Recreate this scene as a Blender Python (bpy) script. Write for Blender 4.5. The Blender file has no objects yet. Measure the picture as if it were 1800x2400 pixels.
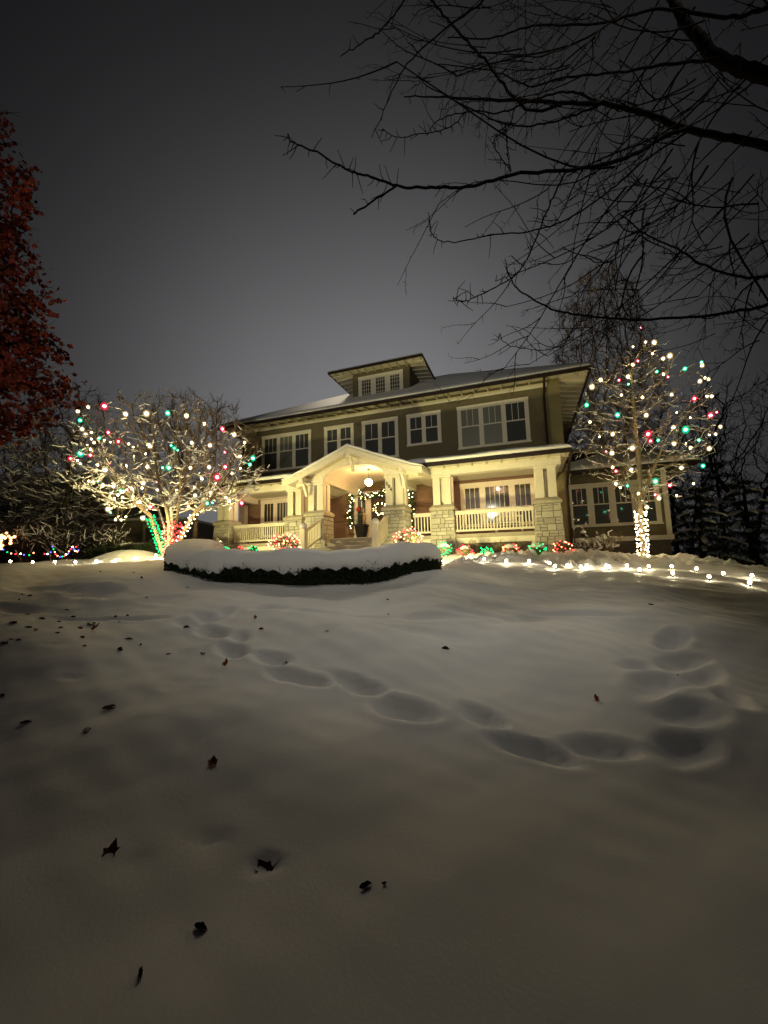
import bpy, math, random
import numpy as np
from mathutils import Vector, Matrix
PI = math.pi
rad = math.radians
S = bpy.context.scene
COL = S.collection

# ------------------------------------------------------------------ camera
CAM = np.array([-0.0685, -17.201, -0.4138])
YAW, PIT, ROLL, FPX = 0.3412, 0.1236, -0.024, 936.64
_f = np.array([-math.sin(YAW) * math.cos(PIT), math.cos(YAW) * math.cos(PIT), math.sin(PIT)])
_r0 = np.array([math.cos(YAW), math.sin(YAW), 0.0])
_u0 = np.cross(_r0, _f)
_r = math.cos(ROLL) * _r0 + math.sin(ROLL) * _u0
_u = -math.sin(ROLL) * _r0 + math.cos(ROLL) * _u0
cd = bpy.data.cameras.new('camera')
cam = bpy.data.objects.new('camera', cd)
COL.objects.link(cam)
cam.matrix_world = Matrix(((_r[0], _u[0], -_f[0], CAM[0]), (_r[1], _u[1], -_f[1], CAM[1]), (_r[2], _u[2], -_f[2], CAM[2]), (0, 0, 0, 1)))
cd.sensor_fit = 'VERTICAL'
cd.sensor_height = 24.0
cd.lens = FPX / 2400 * 24.0
cd.clip_start = 0.05
cd.clip_end = 1000
S.camera = cam


def at(x, y, D):
    """world point seen at photo pixel (x, y), D metres ahead of the camera"""
    return CAM + D * (_f + (x - 900) / FPX * _r - (y - 1200) / FPX * _u)


def px(p):
    d = np.asarray(p) - CAM
    z = d @ _f
    return 900 + FPX * (d @ _r) / z, 1200 - FPX * (d @ _u) / z, z


# ------------------------------------------------------------------ world: overcast night sky with a town glow low in the sky
W = bpy.data.worlds.new('World')
S.world = W
W.use_nodes = True
nt = W.node_tree
nt.nodes.clear()
N = nt.nodes.new
out = N('ShaderNodeOutputWorld')
bg = N('ShaderNodeBackground')
tc = N('ShaderNodeTexCoord')
nrm = N('ShaderNodeVectorMath'); nrm.operation = 'NORMALIZE'
nt.links.new(tc.outputs['Generated'], nrm.inputs[0])
g = at(890, 1170, 1) - CAM
g = g / np.linalg.norm(g)
dot = N('ShaderNodeVectorMath'); dot.operation = 'DOT_PRODUCT'
dot.inputs[1].default_value = tuple(g)
nt.links.new(nrm.outputs[0], dot.inputs[0])
ac = N('ShaderNodeMath'); ac.operation = 'ARCCOSINE'; ac.use_clamp = False
nt.links.new(dot.outputs['Value'], ac.inputs[0])
dv = N('ShaderNodeMath'); dv.operation = 'DIVIDE'; dv.inputs[1].default_value = rad(33)
nt.links.new(ac.outputs[0], dv.inputs[0])
sq = N('ShaderNodeMath'); sq.operation = 'POWER'; sq.inputs[1].default_value = 2.4
nt.links.new(dv.outputs[0], sq.inputs[0])
ng = N('ShaderNodeMath'); ng.operation = 'MULTIPLY'; ng.inputs[1].default_value = -1
nt.links.new(sq.outputs[0], ng.inputs[0])
ex = N('ShaderNodeMath'); ex.operation = 'EXPONENT'
nt.links.new(ng.outputs[0], ex.inputs[0])
cn = N('ShaderNodeTexNoise'); cn.inputs['Scale'].default_value = 2.2; cn.inputs['Detail'].default_value = 4
nt.links.new(nrm.outputs[0], cn.inputs['Vector'])
cm = N('ShaderNodeMapRange'); cm.inputs['To Min'].default_value = 0.9; cm.inputs['To Max'].default_value = 1.1
nt.links.new(cn.outputs['Fac'], cm.inputs['Value'])
mg = N('ShaderNodeMath'); mg.operation = 'MULTIPLY'
nt.links.new(ex.outputs[0], mg.inputs[0]); nt.links.new(cm.outputs[0], mg.inputs[1])
mx = N('ShaderNodeMix'); mx.data_type = 'RGBA'
mx.inputs[6].default_value = (0.0048, 0.0047, 0.0056, 1)
mx.inputs[7].default_value = (0.220, 0.219, 0.226, 1)
nt.links.new(mg.outputs[0], mx.inputs[0])
nt.links.new(mx.outputs[2], bg.inputs['Color'])
bg.inputs['Strength'].default_value = 1.0
nt.links.new(bg.outputs[0], out.inputs[0])

S.view_settings.view_transform = 'Standard'
S.view_settings.look = 'None'
S.view_settings.exposure = 0
S.view_settings.gamma = 1
S.cycles.use_denoising = True
S.cycles.max_bounces = 5
S.cycles.transparent_max_bounces = 12
S.cycles.sample_clamp_indirect = 4.0


def lamp(name, kind, loc, energy, color, size=0.1, target=None, angle=60, blend=0.5):
    l = bpy.data.lights.new(name, kind)
    l.energy = energy
    l.color = color
    l.shadow_soft_size = size
    if kind == 'SPOT':
        l.spot_size = rad(angle); l.spot_blend = blend
    o = bpy.data.objects.new(name, l)
    COL.objects.link(o)
    o.location = tuple(loc)
    if target is not None:
        o.rotation_euler = (Vector(tuple(target)) - Vector(tuple(loc))).to_track_quat('-Z', 'Y').to_euler()
    return o


# street lamp across the road, behind the photographer
lamp('street_lamp_light', 'SPOT', (-4.0, -35.0, 5.5), 6800, (1.0, 0.93, 0.76), 0.25, (-6.2, 0.0, 6.0), 38, 1.0)
# tall street lamp beyond the left end of the house: rakes forward across the lawn
lamp('street_lamp_light', 'SPOT', (-22.0, 22.0, 31.0), 10000, (1.0, 0.87, 0.64), 2.0, (-3.0, -7.4, -1.0), 17, 1.0)
# warm lamps under the porch ceiling, hidden by the beam
lamp('porch_ceiling_light', 'POINT', (-11.4, -2.3, 2.90), 55, (1.0, 0.62, 0.38), 0.06)
lamp('porch_ceiling_light', 'POINT', (-1.2, -2.3, 2.90), 70, (1.0, 0.62, 0.38), 0.06)
# ground floods at the two lit trees, then an added fill over the lawn
lamp('garden_flood_light', 'SPOT', (-9.6, -9.3, -0.05), 640, (1.0, 0.84, 0.34), 0.08, (-10.6, -7.8, 1.6), 150, 0.8)
lamp('garden_flood_light', 'SPOT', (3.0, -4.6, -0.35), 230, (1.0, 0.86, 0.46), 0.08, (3.5, -3.0, 3.0), 80, 0.8)
lamp('lawn_fill_light', 'SPOT', (3.0, -14.0, 9.0), 1230, (1.0, 0.93, 0.77), 0.5, (-2.1, -10.0, -0.8), 52, 1.0)  # added fill without a fixture, above the frame; cone edge dims the near snow
# garden flood lights on the ground behind the hedge, washing the house front
lamp('garden_flood_light', 'SPOT', (-9.8, -7.6, 0.15), 1050, (1.0, 0.86, 0.34), 0.10, (-9.6, -0.5, 2.6), 112, 1.0)
lamp('garden_flood_light', 'SPOT', (-2.4, -7.2, -0.1), 1250, (1.0, 0.86, 0.34), 0.10, (-2.4, -0.5, 2.8), 116, 1.0)


# ------------------------------------------------------------------ materials
def mat(name, color, rough=0.7, bump=None, noise=None, spec=0.3, metal=0.0):
    m = bpy.data.materials.new(name)
    m.use_nodes = True
    t = m.node_tree
    b = t.nodes['Principled BSDF']
    b.inputs['Base Color'].default_value = (*color, 1)
    b.inputs['Roughness'].default_value = rough
    b.inputs['Specular IOR Level'].default_value = spec
    b.inputs['Metallic'].default_value = metal
    co = t.nodes.new('ShaderNodeTexCoord')
    if noise:
        sc, amt = noise
        n = t.nodes.new('ShaderNodeTexNoise'); n.inputs['Scale'].default_value = sc; n.inputs['Detail'].default_value = 6
        t.links.new(co.outputs['Object'], n.inputs['Vector'])
        h = t.nodes.new('ShaderNodeMapRange')
        h.inputs['From Min'].default_value = 0.3; h.inputs['From Max'].default_value = 0.7
        h.inputs['To Min'].default_value = 1 - amt; h.inputs['To Max'].default_value = 1 + amt
        t.links.new(n.outputs['Fac'], h.inputs['Value'])
        v = t.nodes.new('ShaderNodeVectorMath'); v.operation = 'SCALE'
        v.inputs[0].default_value = color
        t.links.new(h.outputs[0], v.inputs['Scale'])
        t.links.new(v.outputs[0], b.inputs['Base Color'])
    if bump:
        sc, st = bump
        n = t.nodes.new('ShaderNodeTexNoise'); n.inputs['Scale'].default_value = sc; n.inputs['Detail'].default_value = 5
        t.links.new(co.outputs['Object'], n.inputs['Vector'])
        bp = t.nodes.new('ShaderNodeBump'); bp.inputs['Strength'].default_value = st; bp.inputs['Distance'].default_value = 0.02
        t.links.new(n.outputs['Fac'], bp.inputs['Height'])
        t.links.new(bp.outputs[0], b.inputs['Normal'])
    return m


def courses(m, period, depth, wobble=0.0):
    """horizontal lap siding: a saw-tooth in height drives the bump"""
    t = m.node_tree
    b = t.nodes['Principled BSDF']
    co = t.nodes.new('ShaderNodeTexCoord')
    sep = t.nodes.new('ShaderNodeSeparateXYZ')
    t.links.new(co.outputs['Object'], sep.inputs[0])
    d = t.nodes.new('ShaderNodeMath'); d.operation = 'DIVIDE'; d.inputs[1].default_value = period
    t.links.new(sep.outputs['Z'], d.inputs[0])
    fr = t.nodes.new('ShaderNodeMath'); fr.operation = 'FRACT'
    t.links.new(d.outputs[0], fr.inputs[0])
    iv = t.nodes.new('ShaderNodeMath'); iv.operation = 'SUBTRACT'; iv.inputs[0].default_value = 1.0
    t.links.new(fr.outputs[0], iv.inputs[1])
    bp = t.nodes.new('ShaderNodeBump'); bp.inputs['Strength'].default_value = 1.0; bp.inputs['Distance'].default_value = depth
    t.links.new(iv.outputs[0], bp.inputs['Height'])
    t.links.new(bp.outputs[0], b.inputs['Normal'])
    return m


M = {}
M['snow'] = mat('snow', (0.80, 0.80, 0.82), 0.62, bump=(55, 0.07), noise=(3.0, 0.02), spec=0.25)
M['snow_rough'] = mat('snow_rough', (0.80, 0.80, 0.81), 0.65, bump=(9, 0.9), noise=(3.0, 0.03), spec=0.25)
M['wall'] = courses(mat('shingle_siding', (0.150, 0.130, 0.080), 0.85, noise=(7, 0.10)), 0.15, 0.010)
M['clap'] = mat('clapboard', (0.20, 0.125, 0.09), 0.75, noise=(5, 0.08))
M['corner'] = mat('corner_board', (0.21, 0.185, 0.10), 0.8, noise=(6, 0.08))
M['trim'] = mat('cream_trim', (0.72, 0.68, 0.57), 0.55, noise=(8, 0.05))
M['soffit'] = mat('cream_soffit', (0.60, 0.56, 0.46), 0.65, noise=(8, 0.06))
M['gutter'] = mat('brown_gutter', (0.022, 0.014, 0.009), 0.5, noise=(10, 0.15))
M['roofing'] = mat('roof_shingle', (0.06, 0.05, 0.045), 0.9, bump=(30, 0.5))
M['deck'] = mat('deck_board', (0.38, 0.34, 0.27), 0.7, noise=(9, 0.1))
M['found'] = mat('foundation_panel', (0.10, 0.09, 0.07), 0.9, noise=(4, 0.2))
M['mortar'] = mat('mortar', (0.20, 0.18, 0.14), 0.95, bump=(60, 0.5))
M['door'] = mat('dark_door', (0.05, 0.035, 0.025), 0.45, noise=(12, 0.2))
M['black'] = mat('black_metal', (0.02, 0.02, 0.02), 0.45)
M['white_wood'] = mat('white_wood', (0.62, 0.60, 0.54), 0.6)
M['blind'] = mat('window_blind', (0.42, 0.42, 0.36), 0.7)
M['curtain'] = mat('curtain', (0.30, 0.27, 0.20), 0.8, noise=(14, 0.3))
M['glass'] = mat('window_glass', (0.065, 0.070, 0.074), 0.06, spec=0.5)
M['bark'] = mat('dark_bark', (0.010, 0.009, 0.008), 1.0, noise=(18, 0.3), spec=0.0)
M['bark_mid'] = mat('brown_bark', (0.17, 0.12, 0.08), 0.9, noise=(18, 0.3))
M['bark_tall'] = mat('grey_brown_bark', (0.30, 0.22, 0.15), 0.9, noise=(18, 0.3))
M['bark_pale'] = mat('pale_bark', (0.20, 0.16, 0.11), 0.85, noise=(22, 0.35), bump=(60, 0.4))
M['bed'] = mat('hedge_wood', (0.010, 0.013, 0.006), 1.0)
M['hedge'] = mat('hedge_leaf', (0.020, 0.032, 0.012), 0.8, noise=(20, 0.4))
M['conifer'] = mat('conifer_needle', (0.022, 0.036, 0.018), 0.85, noise=(9, 0.35))
M['garland'] = mat('garland_needle', (0.035, 0.060, 0.022), 0.8, noise=(20, 0.4))
M['shrub'] = mat('shrub_leaf', (0.11, 0.115, 0.06), 0.8, noise=(20, 0.4))
M['redleaf'] = mat('red_leaf', (0.13, 0.016, 0.008), 0.85, noise=(2.2, 0.7))
M['brownleaf'] = mat('brown_leaf', (0.16, 0.045, 0.020), 0.75, noise=(30, 0.4))
M['rustleaf'] = mat('rust_leaf', (0.34, 0.075, 0.030), 0.7, noise=(30, 0.3))
M['darkleaf'] = mat('dark_leaf', (0.055, 0.026, 0.018), 0.8, noise=(30, 0.3))
M['nwall'] = courses(mat('neighbour_siding', (0.20, 0.19, 0.13), 0.85, noise=(4, 0.1)), 0.2, 0.015)
M['ntrim'] = mat('neighbour_trim', (0.62, 0.60, 0.50), 0.7)
M['wood_fence'] = mat('fence_wood', (0.09, 0.075, 0.05), 0.85, noise=(8, 0.3))
M['red_bow'] = mat('red_ribbon', (0.45, 0.02, 0.03), 0.5)
M['cable'] = mat('light_cable', (0.015, 0.03, 0.015), 0.6)
M['birch'] = mat('birch_stick', (0.55, 0.40, 0.26), 0.7)


def stone_mat():
    m = bpy.data.materials.new('field_stone')
    m.use_nodes = True
    t = m.node_tree
    b = t.nodes['Principled BSDF']
    b.inputs['Roughness'].default_value = 0.9
    oi = t.nodes.new('ShaderNodeAttribute'); oi.attribute_name = 'tone'
    n = t.nodes.new('ShaderNodeTexNoise'); n.inputs['Scale'].default_value = 14; n.inputs['Detail'].default_value = 8
    co = t.nodes.new('ShaderNodeTexCoord'); t.links.new(co.outputs['Object'], n.inputs['Vector'])
    r = t.nodes.new('ShaderNodeValToRGB')
    r.color_ramp.elements[0].color = (0.30, 0.285, 0.24, 1)
    r.color_ramp.elements[1].color = (0.60, 0.575, 0.49, 1)
    a = t.nodes.new('ShaderNodeMath'); a.operation = 'MULTIPLY_ADD'; a.inputs[1].default_value = 0.35
    t.links.new(n.outputs['Fac'], a.inputs[0]); t.links.new(oi.outputs['Fac'], a.inputs[2])
    t.links.new(a.outputs[0], r.inputs['Fac'])
    t.links.new(r.outputs[0], b.inputs['Base Color'])
    bp = t.nodes.new('ShaderNodeBump'); bp.inputs['Strength'].default_value = 0.9; bp.inputs['Distance'].default_value = 0.03
    t.links.new(n.outputs['Fac'], bp.inputs['Height']); t.links.new(bp.outputs[0], b.inputs['Normal'])
    return m


M['stone'] = stone_mat()


def snowy(name, color, thr=0.25):
    """bark that carries snow on its upper side"""
    m = mat(name, color, 0.85, noise=(20, 0.3))
    t = m.node_tree
    b = t.nodes['Principled BSDF']
    ge = t.nodes.new('ShaderNodeNewGeometry')
    sp = t.nodes.new('ShaderNodeSeparateXYZ'); t.links.new(ge.outputs['Normal'], sp.inputs[0])
    mr = t.nodes.new('ShaderNodeMapRange'); mr.inputs['From Min'].default_value = thr; mr.inputs['From Max'].default_value = thr + 0.15
    t.links.new(sp.outputs['Z'], mr.inputs['Value'])
    mx = t.nodes.new('ShaderNodeMix'); mx.data_type = 'RGBA'
    src = b.inputs['Base Color'].links[0].from_socket
    t.links.new(mr.outputs[0], mx.inputs[0]); t.links.new(src, mx.inputs[6]); mx.inputs[7].default_value = (0.8, 0.8, 0.82, 1)
    t.links.new(mx.outputs[2], b.inputs['Base Color'])
    return m


M['bark_snowy'] = snowy('snowy_bark', (0.16, 0.12, 0.08), 0.3)
M['bark_dim_snowy'] = snowy('dim_snowy_bark', (0.045, 0.038, 0.03), 0.35)
M['bark_shrub'] = snowy('frosted_shrub_bark', (0.03, 0.025, 0.02), 0.72)
M['conifer_snowy'] = snowy('snowy_conifer', (0.02, 0.028, 0.016), 0.45)


def emit(name, color, strength):
    m = bpy.data.materials.new(name)
    m.use_nodes = True
    t = m.node_tree
    t.nodes.clear()
    o = t.nodes.new('ShaderNodeOutputMaterial'); e = t.nodes.new('ShaderNodeEmission')
    e.inputs['Color'].default_value = (*color, 1); e.inputs['Strength'].default_value = strength
    t.links.new(e.outputs[0], o.inputs[0])
    return m


def shell(name, color, strength, alpha):
    """tinted lamp glass round the filament: part see-through, part glowing"""
    m = emit(name, color, strength)
    t = m.node_tree
    e = [n for n in t.nodes if n.type == 'EMISSION'][0]
    o = [n for n in t.nodes if n.type == 'OUTPUT_MATERIAL'][0]
    tr = t.nodes.new('ShaderNodeBsdfTransparent'); mxs = t.nodes.new('ShaderNodeMixShader')
    mxs.inputs[0].default_value = alpha
    t.links.new(tr.outputs[0], mxs.inputs[1]); t.links.new(e.outputs[0], mxs.inputs[2]); t.links.new(mxs.outputs[0], o.inputs[0])
    m.cycles.emission_sampling = 'NONE'
    return m


HUES = {'W': ((1.0, 0.70, 0.30), 170), 'G': ((0.0, 0.80, 0.32), 60), 'R': ((1.0, 0.02, 0.06), 60), 'B': ((0.12, 0.10, 1.0), 14), 'P': ((1.0, 0.45, 0.30), 10)}
CORE = {'W': (1.0, 0.76, 0.34), 'G': (0.10, 1.0, 0.55), 'R': (1.0, 0.16, 0.20), 'B': (0.3, 0.3, 1.0), 'P': (1.0, 0.6, 0.45)}
for k, (c, s) in HUES.items():
    M['core' + k] = emit('filament_' + {'W': 'warm', 'G': 'green', 'R': 'red', 'B': 'blue', 'P': 'peach'}[k], CORE[k], s)
    M['shell' + k] = shell('bulb_glass_' + {'W': 'warm', 'G': 'green', 'R': 'red', 'B': 'blue', 'P': 'peach'}[k], c, 1.0 if k != 'W' else 0.9, 0.5)
    M['mini' + k] = emit('mini_bulb_' + {'W': 'warm', 'G': 'green', 'R': 'red', 'B': 'blue', 'P': 'peach'}[k], *{'W': ((1.0, .74, .36), 26), 'G': ((0, 1.0, .24), 3.4), 'R': ((1.0, .035, .045), 6), 'B': ((.12, .12, 1.0), 5), 'P': ((1.0, .36, .14), 9)}[k])
M['stakeglow'] = emit('stake_bulb_glow', (1.0, 0.83, 0.50), 95)
M['pendant'] = emit('pendant_globe_glow', (1.0, 0.60, 0.23), 170)
M['porchglow'] = emit('neighbour_porch_glow', (1.0, 0.45, 0.16), 5)


# ------------------------------------------------------------------ mesh helpers
class MB:
    def __init__(s): s.v = []; s.f = []

    def add(s, vs, fs):
        n = len(s.v); s.v += [tuple(p) for p in vs]; s.f += [tuple(n + i for i in q) for q in fs]; return s

    def box(s, x0, x1, y0, y1, z0, z1):
        return s.add([(x0, y0, z0), (x1, y0, z0), (x1, y1, z0), (x0, y1, z0), (x0, y0, z1), (x1, y0, z1), (x1, y1, z1), (x0, y1, z1)],
                     [(0, 3, 2, 1), (4, 5, 6, 7), (0, 1, 5, 4), (1, 2, 6, 5), (2, 3, 7, 6), (3, 0, 4, 7)])

    def frust(s, x0, x1, y0, y1, z0, X0, X1, Y0, Y1, z1):
        return s.add([(x0, y0, z0), (x1, y0, z0), (x1, y1, z0), (x0, y1, z0), (X0, Y0, z1), (X1, Y0, z1), (X1, Y1, z1), (X0, Y1, z1)],
                     [(0, 3, 2, 1), (4, 5, 6, 7), (0, 1, 5, 4), (1, 2, 6, 5), (2, 3, 7, 6), (3, 0, 4, 7)])

    def bar(s, a, b, w, h):
        """square bar from a to b: w horizontal, h vertical thickness"""
        a = Vector(a); b = Vector(b); d = (b - a).normalized()
        side = d.cross(Vector((0, 0, 1)))
        side = side.normalized() if side.length > 1e-4 else Vector((1, 0, 0))
        up = side.cross(d).normalized()
        vs = []
        for p in (a, b):
            for i, j in ((-1, -1), (1, -1), (1, 1), (-1, 1)):
                vs.append(p + side * (i * w / 2) + up * (j * h / 2))
        return s.add(vs, [(0, 1, 2, 3), (7, 6, 5, 4), (0, 4, 5, 1), (1, 5, 6, 2), (2, 6, 7, 3), (3, 7, 4, 0)])

    def tube(s, pts, rads, n=8, cap=True):
        pts = [Vector(p) for p in pts]
        if not hasattr(rads, '__len__'): rads = [rads] * len(pts)
        base = len(s.v)
        prev = None
        for i, p in enumerate(pts):
            d = (pts[min(i + 1, len(pts) - 1)] - pts[max(i - 1, 0)]).normalized()
            a = d.cross(Vector((0, 0, 1)) if abs(d.z) < 0.95 else Vector((1, 0, 0))).normalized() if prev is None else (prev - d * prev.dot(d)).normalized()
            prev = a
            b = d.cross(a)
            for k in range(n):
                t = 2 * PI * k / n
                s.v.append(tuple(p + (a * math.cos(t) + b * math.sin(t)) * rads[i]))
        for i in range(len(pts) - 1):
            for k in range(n):
                s.f.append((base + i * n + k, base + i * n + (k + 1) % n, base + (i + 1) * n + (k + 1) % n, base + (i + 1) * n + k))
        if cap:
            s.f.append(tuple(base + k for k in range(n))[::-1]); s.f.append(tuple(base + (len(pts) - 1) * n + k for k in range(n)))
        return s

    def lathe(s, c, prof, n=16):
        """prof: list of (radius, z) up the axis"""
        base = len(s.v)
        for r, z in prof:
            for k in range(n):
                t = 2 * PI * k / n
                s.v.append((c[0] + r * math.cos(t), c[1] + r * math.sin(t), c[2] + z))
        for i in range(len(prof) - 1):
            for k in range(n):
                s.f.append((base + i * n + k, base + i * n + (k + 1) % n, base + (i + 1) * n + (k + 1) % n, base + (i + 1) * n + k))
        s.f.append(tuple(base + k for k in range(n))[::-1]); s.f.append(tuple(base + (len(prof) - 1) * n + k for k in range(n)))
        return s

    def prism(s, poly, y0, y1):
        """polygon in (x, z) extruded along y"""
        n = len(poly); base = len(s.v)
        for y in (y0, y1):
            for x, z in poly: s.v.append((x, y, z))
        s.f.append(tuple(base + i for i in range(n))); s.f.append(tuple(base + n + i for i in range(n))[::-1])
        for i in range(n):
            j = (i + 1) % n
            s.f.append((base + j, base + i, base + n + i, base + n + j))
        return s

    def build(s, name, m, parent=None, smooth=False, bevel=0):
        me = bpy.data.meshes.new(name)
        me.from_pydata(s.v, [], s.f)
        for q in (m if isinstance(m, (list, tuple)) else [m]): me.materials.append(q)
        if smooth: me.polygons.foreach_set('use_smooth', [True] * len(me.polygons))
        me.update()
        o = link(name, me, parent)
        if bevel:
            b = o.modifiers.new('bevel', 'BEVEL'); b.width = bevel; b.segments = 2; b.limit_method = 'ANGLE'
        return o


def link(name, data, parent=None):
    o = bpy.data.objects.new(name, data)
    COL.objects.link(o)
    if parent is not None:
        o.parent = parent
        w = Vector(WORLD.get(parent.name, (0, 0, 0)))
        o.matrix_parent_inverse = Matrix.Translation(-w)
    return o


WORLD = {}


def thing(name, label, cat, loc=(0, 0, 0), group=None):
    o = bpy.data.objects.new(name, None)
    COL.objects.link(o)
    o.location = tuple(float(a) for a in loc)
    o.empty_display_size = 0.2
    WORLD[o.name] = o.location.copy()
    return tag(o, label, cat, group)


def tag(o, label, cat, group=None, kind=None):
    if label: o['label'] = label
    if cat: o['category'] = cat
    if group: o['group'] = group
    if kind: o['kind'] = kind
    return o


def npmesh(name, v, f, m, parent=None, smooth=False):
    """fast mesh from numpy arrays; f is (n,3) or (n,4)"""
    v = np.asarray(v, dtype=np.float32); f = np.asarray(f, dtype=np.int32)
    me = bpy.data.meshes.new(name)
    me.vertices.add(len(v)); me.vertices.foreach_set('co', v.ravel())
    k = f.shape[1]
    me.loops.add(f.size); me.loops.foreach_set('vertex_index', f.ravel())
    me.polygons.add(len(f))
    me.polygons.foreach_set('loop_start', np.arange(0, f.size, k, dtype=np.int32))
    me.polygons.foreach_set('loop_total', np.full(len(f), k, dtype=np.int32))
    if smooth: me.polygons.foreach_set('use_smooth', np.ones(len(f), dtype=bool))
    me.materials.append(m)
    me.update(calc_edges=True)
    me.validate()
    return link(name, me, parent)


# ------------------------------------------------------------------ terrain
ctrl = []


def cp(xp, prof):
    for D, rel in prof:
        p = at(xp, 1316, D); ctrl.append((p[0], p[1], CAM[2] + rel))


cp(-500, [(1.5, -1.5), (3, -1.25), (5, -.70), (7, -.25), (10, .15), (14, .3), (20, .3)])
cp(100, [(2, -1.48), (3, -1.28), (4, -1.0), (5, -.72), (6, -.49), (7, -.29), (8, -.13), (9, 0), (10, .08), (11, .15), (12, .20), (14, .2), (18, .2)])
cp(500, [(2, -1.5), (3, -1.32), (4, -1.08), (5, -.82), (6, -.58), (7, -.38), (8, -.22), (9, -.10), (10, 0.0), (11, .08), (12, .15), (14, .45)])
cp(900, [(1.2, -1.58), (2, -1.5), (3, -1.34), (4, -1.12), (5, -.88), (6, -.66), (7, -.45), (7.6, -.34), (8, -.28), (9, -.17), (10, -.10), (11, -.02), (12, .08), (13.5, .25)])
cp(1350, [(2, -1.52), (3, -1.4), (4, -1.2), (5, -.98), (6, -.78), (7, -.6), (8, -.45), (9, -.32), (10, -.25), (10.8, -.20), (12, .06), (13, .12)])
cp(1700, [(2, -1.56), (3, -1.46), (4, -1.29), (5, -1.09), (6, -.9), (7, -.74), (8, -.62), (9, -.51), (10, -.43), (11, -.34), (12.5, -.50), (16, -1.1)])
cp(2400, [(2, -1.6), (4, -1.5), (6, -1.2), (8, -1.0), (10, -1.0)])
for x, y, z in ((0, -19, -2.03), (0, -24, -2.15), (-8, -22, -2.0), (8, -22, -2.2), (-6, 5, .1), (-13, 0, .12), (5.5, 2, -.62), (5.5, 8, -1.0), (-20, 10, .1), (-34, 0, 0), (-50, 30, 0), (13, 6, -2.2),
                (16, -6, -1.7), (25, 10, -3.5), (40, 40, -5), (0, 60, -1), (-60, 60, 0), (60, -20, -5), (-60, -30, -2), (0, -60, -3)):
    ctrl.append((x, y, z))
ctrl = np.array(ctrl)
_K = np.sqrt(((ctrl[:, None, :2] - ctrl[None, :, :2]) ** 2).sum(-1) + 0.8)
_n = len(ctrl)
_A = np.zeros((_n + 3, _n + 3)); _A[:_n, :_n] = _K - np.eye(_n) * 0.02
_A[:_n, _n] = 1; _A[:_n, _n + 1:] = ctrl[:, :2]; _A[_n, :_n] = 1; _A[_n + 1:, :_n] = ctrl[:, :2].T
_w = np.linalg.solve(_A, np.concatenate([ctrl[:, 2], [0, 0, 0]]))


def base(x, y):
    x = np.asarray(x, float); y = np.asarray(y, float)
    sh = x.shape
    x = x.ravel(); y = y.ravel(); o = np.empty(len(x))
    for i in range(0, len(x), 20000):
        X = x[i:i + 20000]; Y = y[i:i + 20000]
        K = np.sqrt((X[:, None] - ctrl[None, :, 0]) ** 2 + (Y[:, None] - ctrl[None, :, 1]) ** 2 + 0.8)
        o[i:i + 20000] = K @ _w[:_n] + _w[_n] + X * _w[_n + 1] + Y * _w[_n + 2]
    return o.reshape(sh)


rs = np.random.RandomState(5)
_waves = []
for lam, a, cnt in ((3.2, .024, 5), (1.6, .012, 6), (0.8, .0045, 6), (0.35, .0016, 8), (.16, .0006, 8)):
    for _ in range(cnt):
        th = rs.uniform(0, PI); k = 2 * PI / (lam * rs.uniform(.75, 1.3))
        _waves.append((k * math.cos(th) * .8, k * math.sin(th), rs.uniform(0, 6.28), a))


def hit(xp, yp):
    """ground point seen at photo pixel"""
    lo, hi = 0.8, 60.0
    Ds = np.concatenate([np.arange(1.0, 6, .02), np.arange(6, 30, .05)])
    P = np.array([at(xp, yp, D) for D in Ds])
    g = base(P[:, 0], P[:, 1])
    b = np.where(P[:, 2] < g)[0]
    i = b[0] if len(b) else 200
    return P[i]


# hollows trodden or settled in the snow: photo centre, half width, half height, tilt in degrees, depth
hollows = [(499, 1479, 34, 13, 5, .13), (561, 1496, 22, 12, 5, .11), (544, 1526, 38, 15, 8, .14), (635, 1546, 46, 13, 8, .12), (697, 1584, 64, 17, 6, .15),
           (838, 1594, 62, 17, 14, .14), (949, 1652, 80, 23, 8, .16), (1130, 1668, 66, 17, 20, .13), (1247, 1750, 102, 22, 18, .14), (1412, 1757, 90, 25, 6, .12),
           (1605, 1768, 84, 34, 2, .10), (1625, 1697, 72, 28, 2, .08), (1545, 1625, 66, 34, -14, .13), (1575, 1490, 42, 18, -4, .15), (1596, 1545, 60, 20, -5, .10),
           (1492, 1571, 42, 13, -8, .09), (1650, 1590, 50, 30, -30, .09), (445, 1457, 30, 9, 0, .10), (484, 1446, 32, 10, 0, .10), (524, 1437, 26, 7, -14, .08), (642, 1433, 42, 8, 0, .10), (735, 1444, 60, 8, 2, .08),
           (850, 1446, 60, 8, 2, .07), (212, 1441, 80, 5, 2, .06), (320, 1444, 60, 5, 2, .07), (70, 1375, 60, 9, 4, .08), (150, 1381, 40, 7, 0, .07), (215, 1392, 70, 10, 3, .10),
           (40, 1420, 80, 12, 4, .08), (1300, 1398, 240, 17, 3, .10), (1620, 1405, 200, 18, 5, .08), (1225, 1449, 60, 14, -8, .08), (1100, 1440, 70, 9, 4, .06), (1360, 1436, 110, 6, 3, .06),
           (1010, 1452, 90, 8, 3, .06), (1720, 1660, 60, 20, 30, .08), (980, 1484, 130, 9, 8, .04), (400, 1408, 60, 7, -4, .05),
           (310, 2010, 10, 8, 0, .03), (160, 1592, 28, 5, 0, .03), (385, 1618, 24, 4, 0, .03), (480, 1602, 26, 4, 0, .03), (115, 1524, 26, 4, 0, .02), (500, 1955, 36, 8, -8, .03), (625, 2012, 40, 16, 0, .05)]
HOL = []
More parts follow.
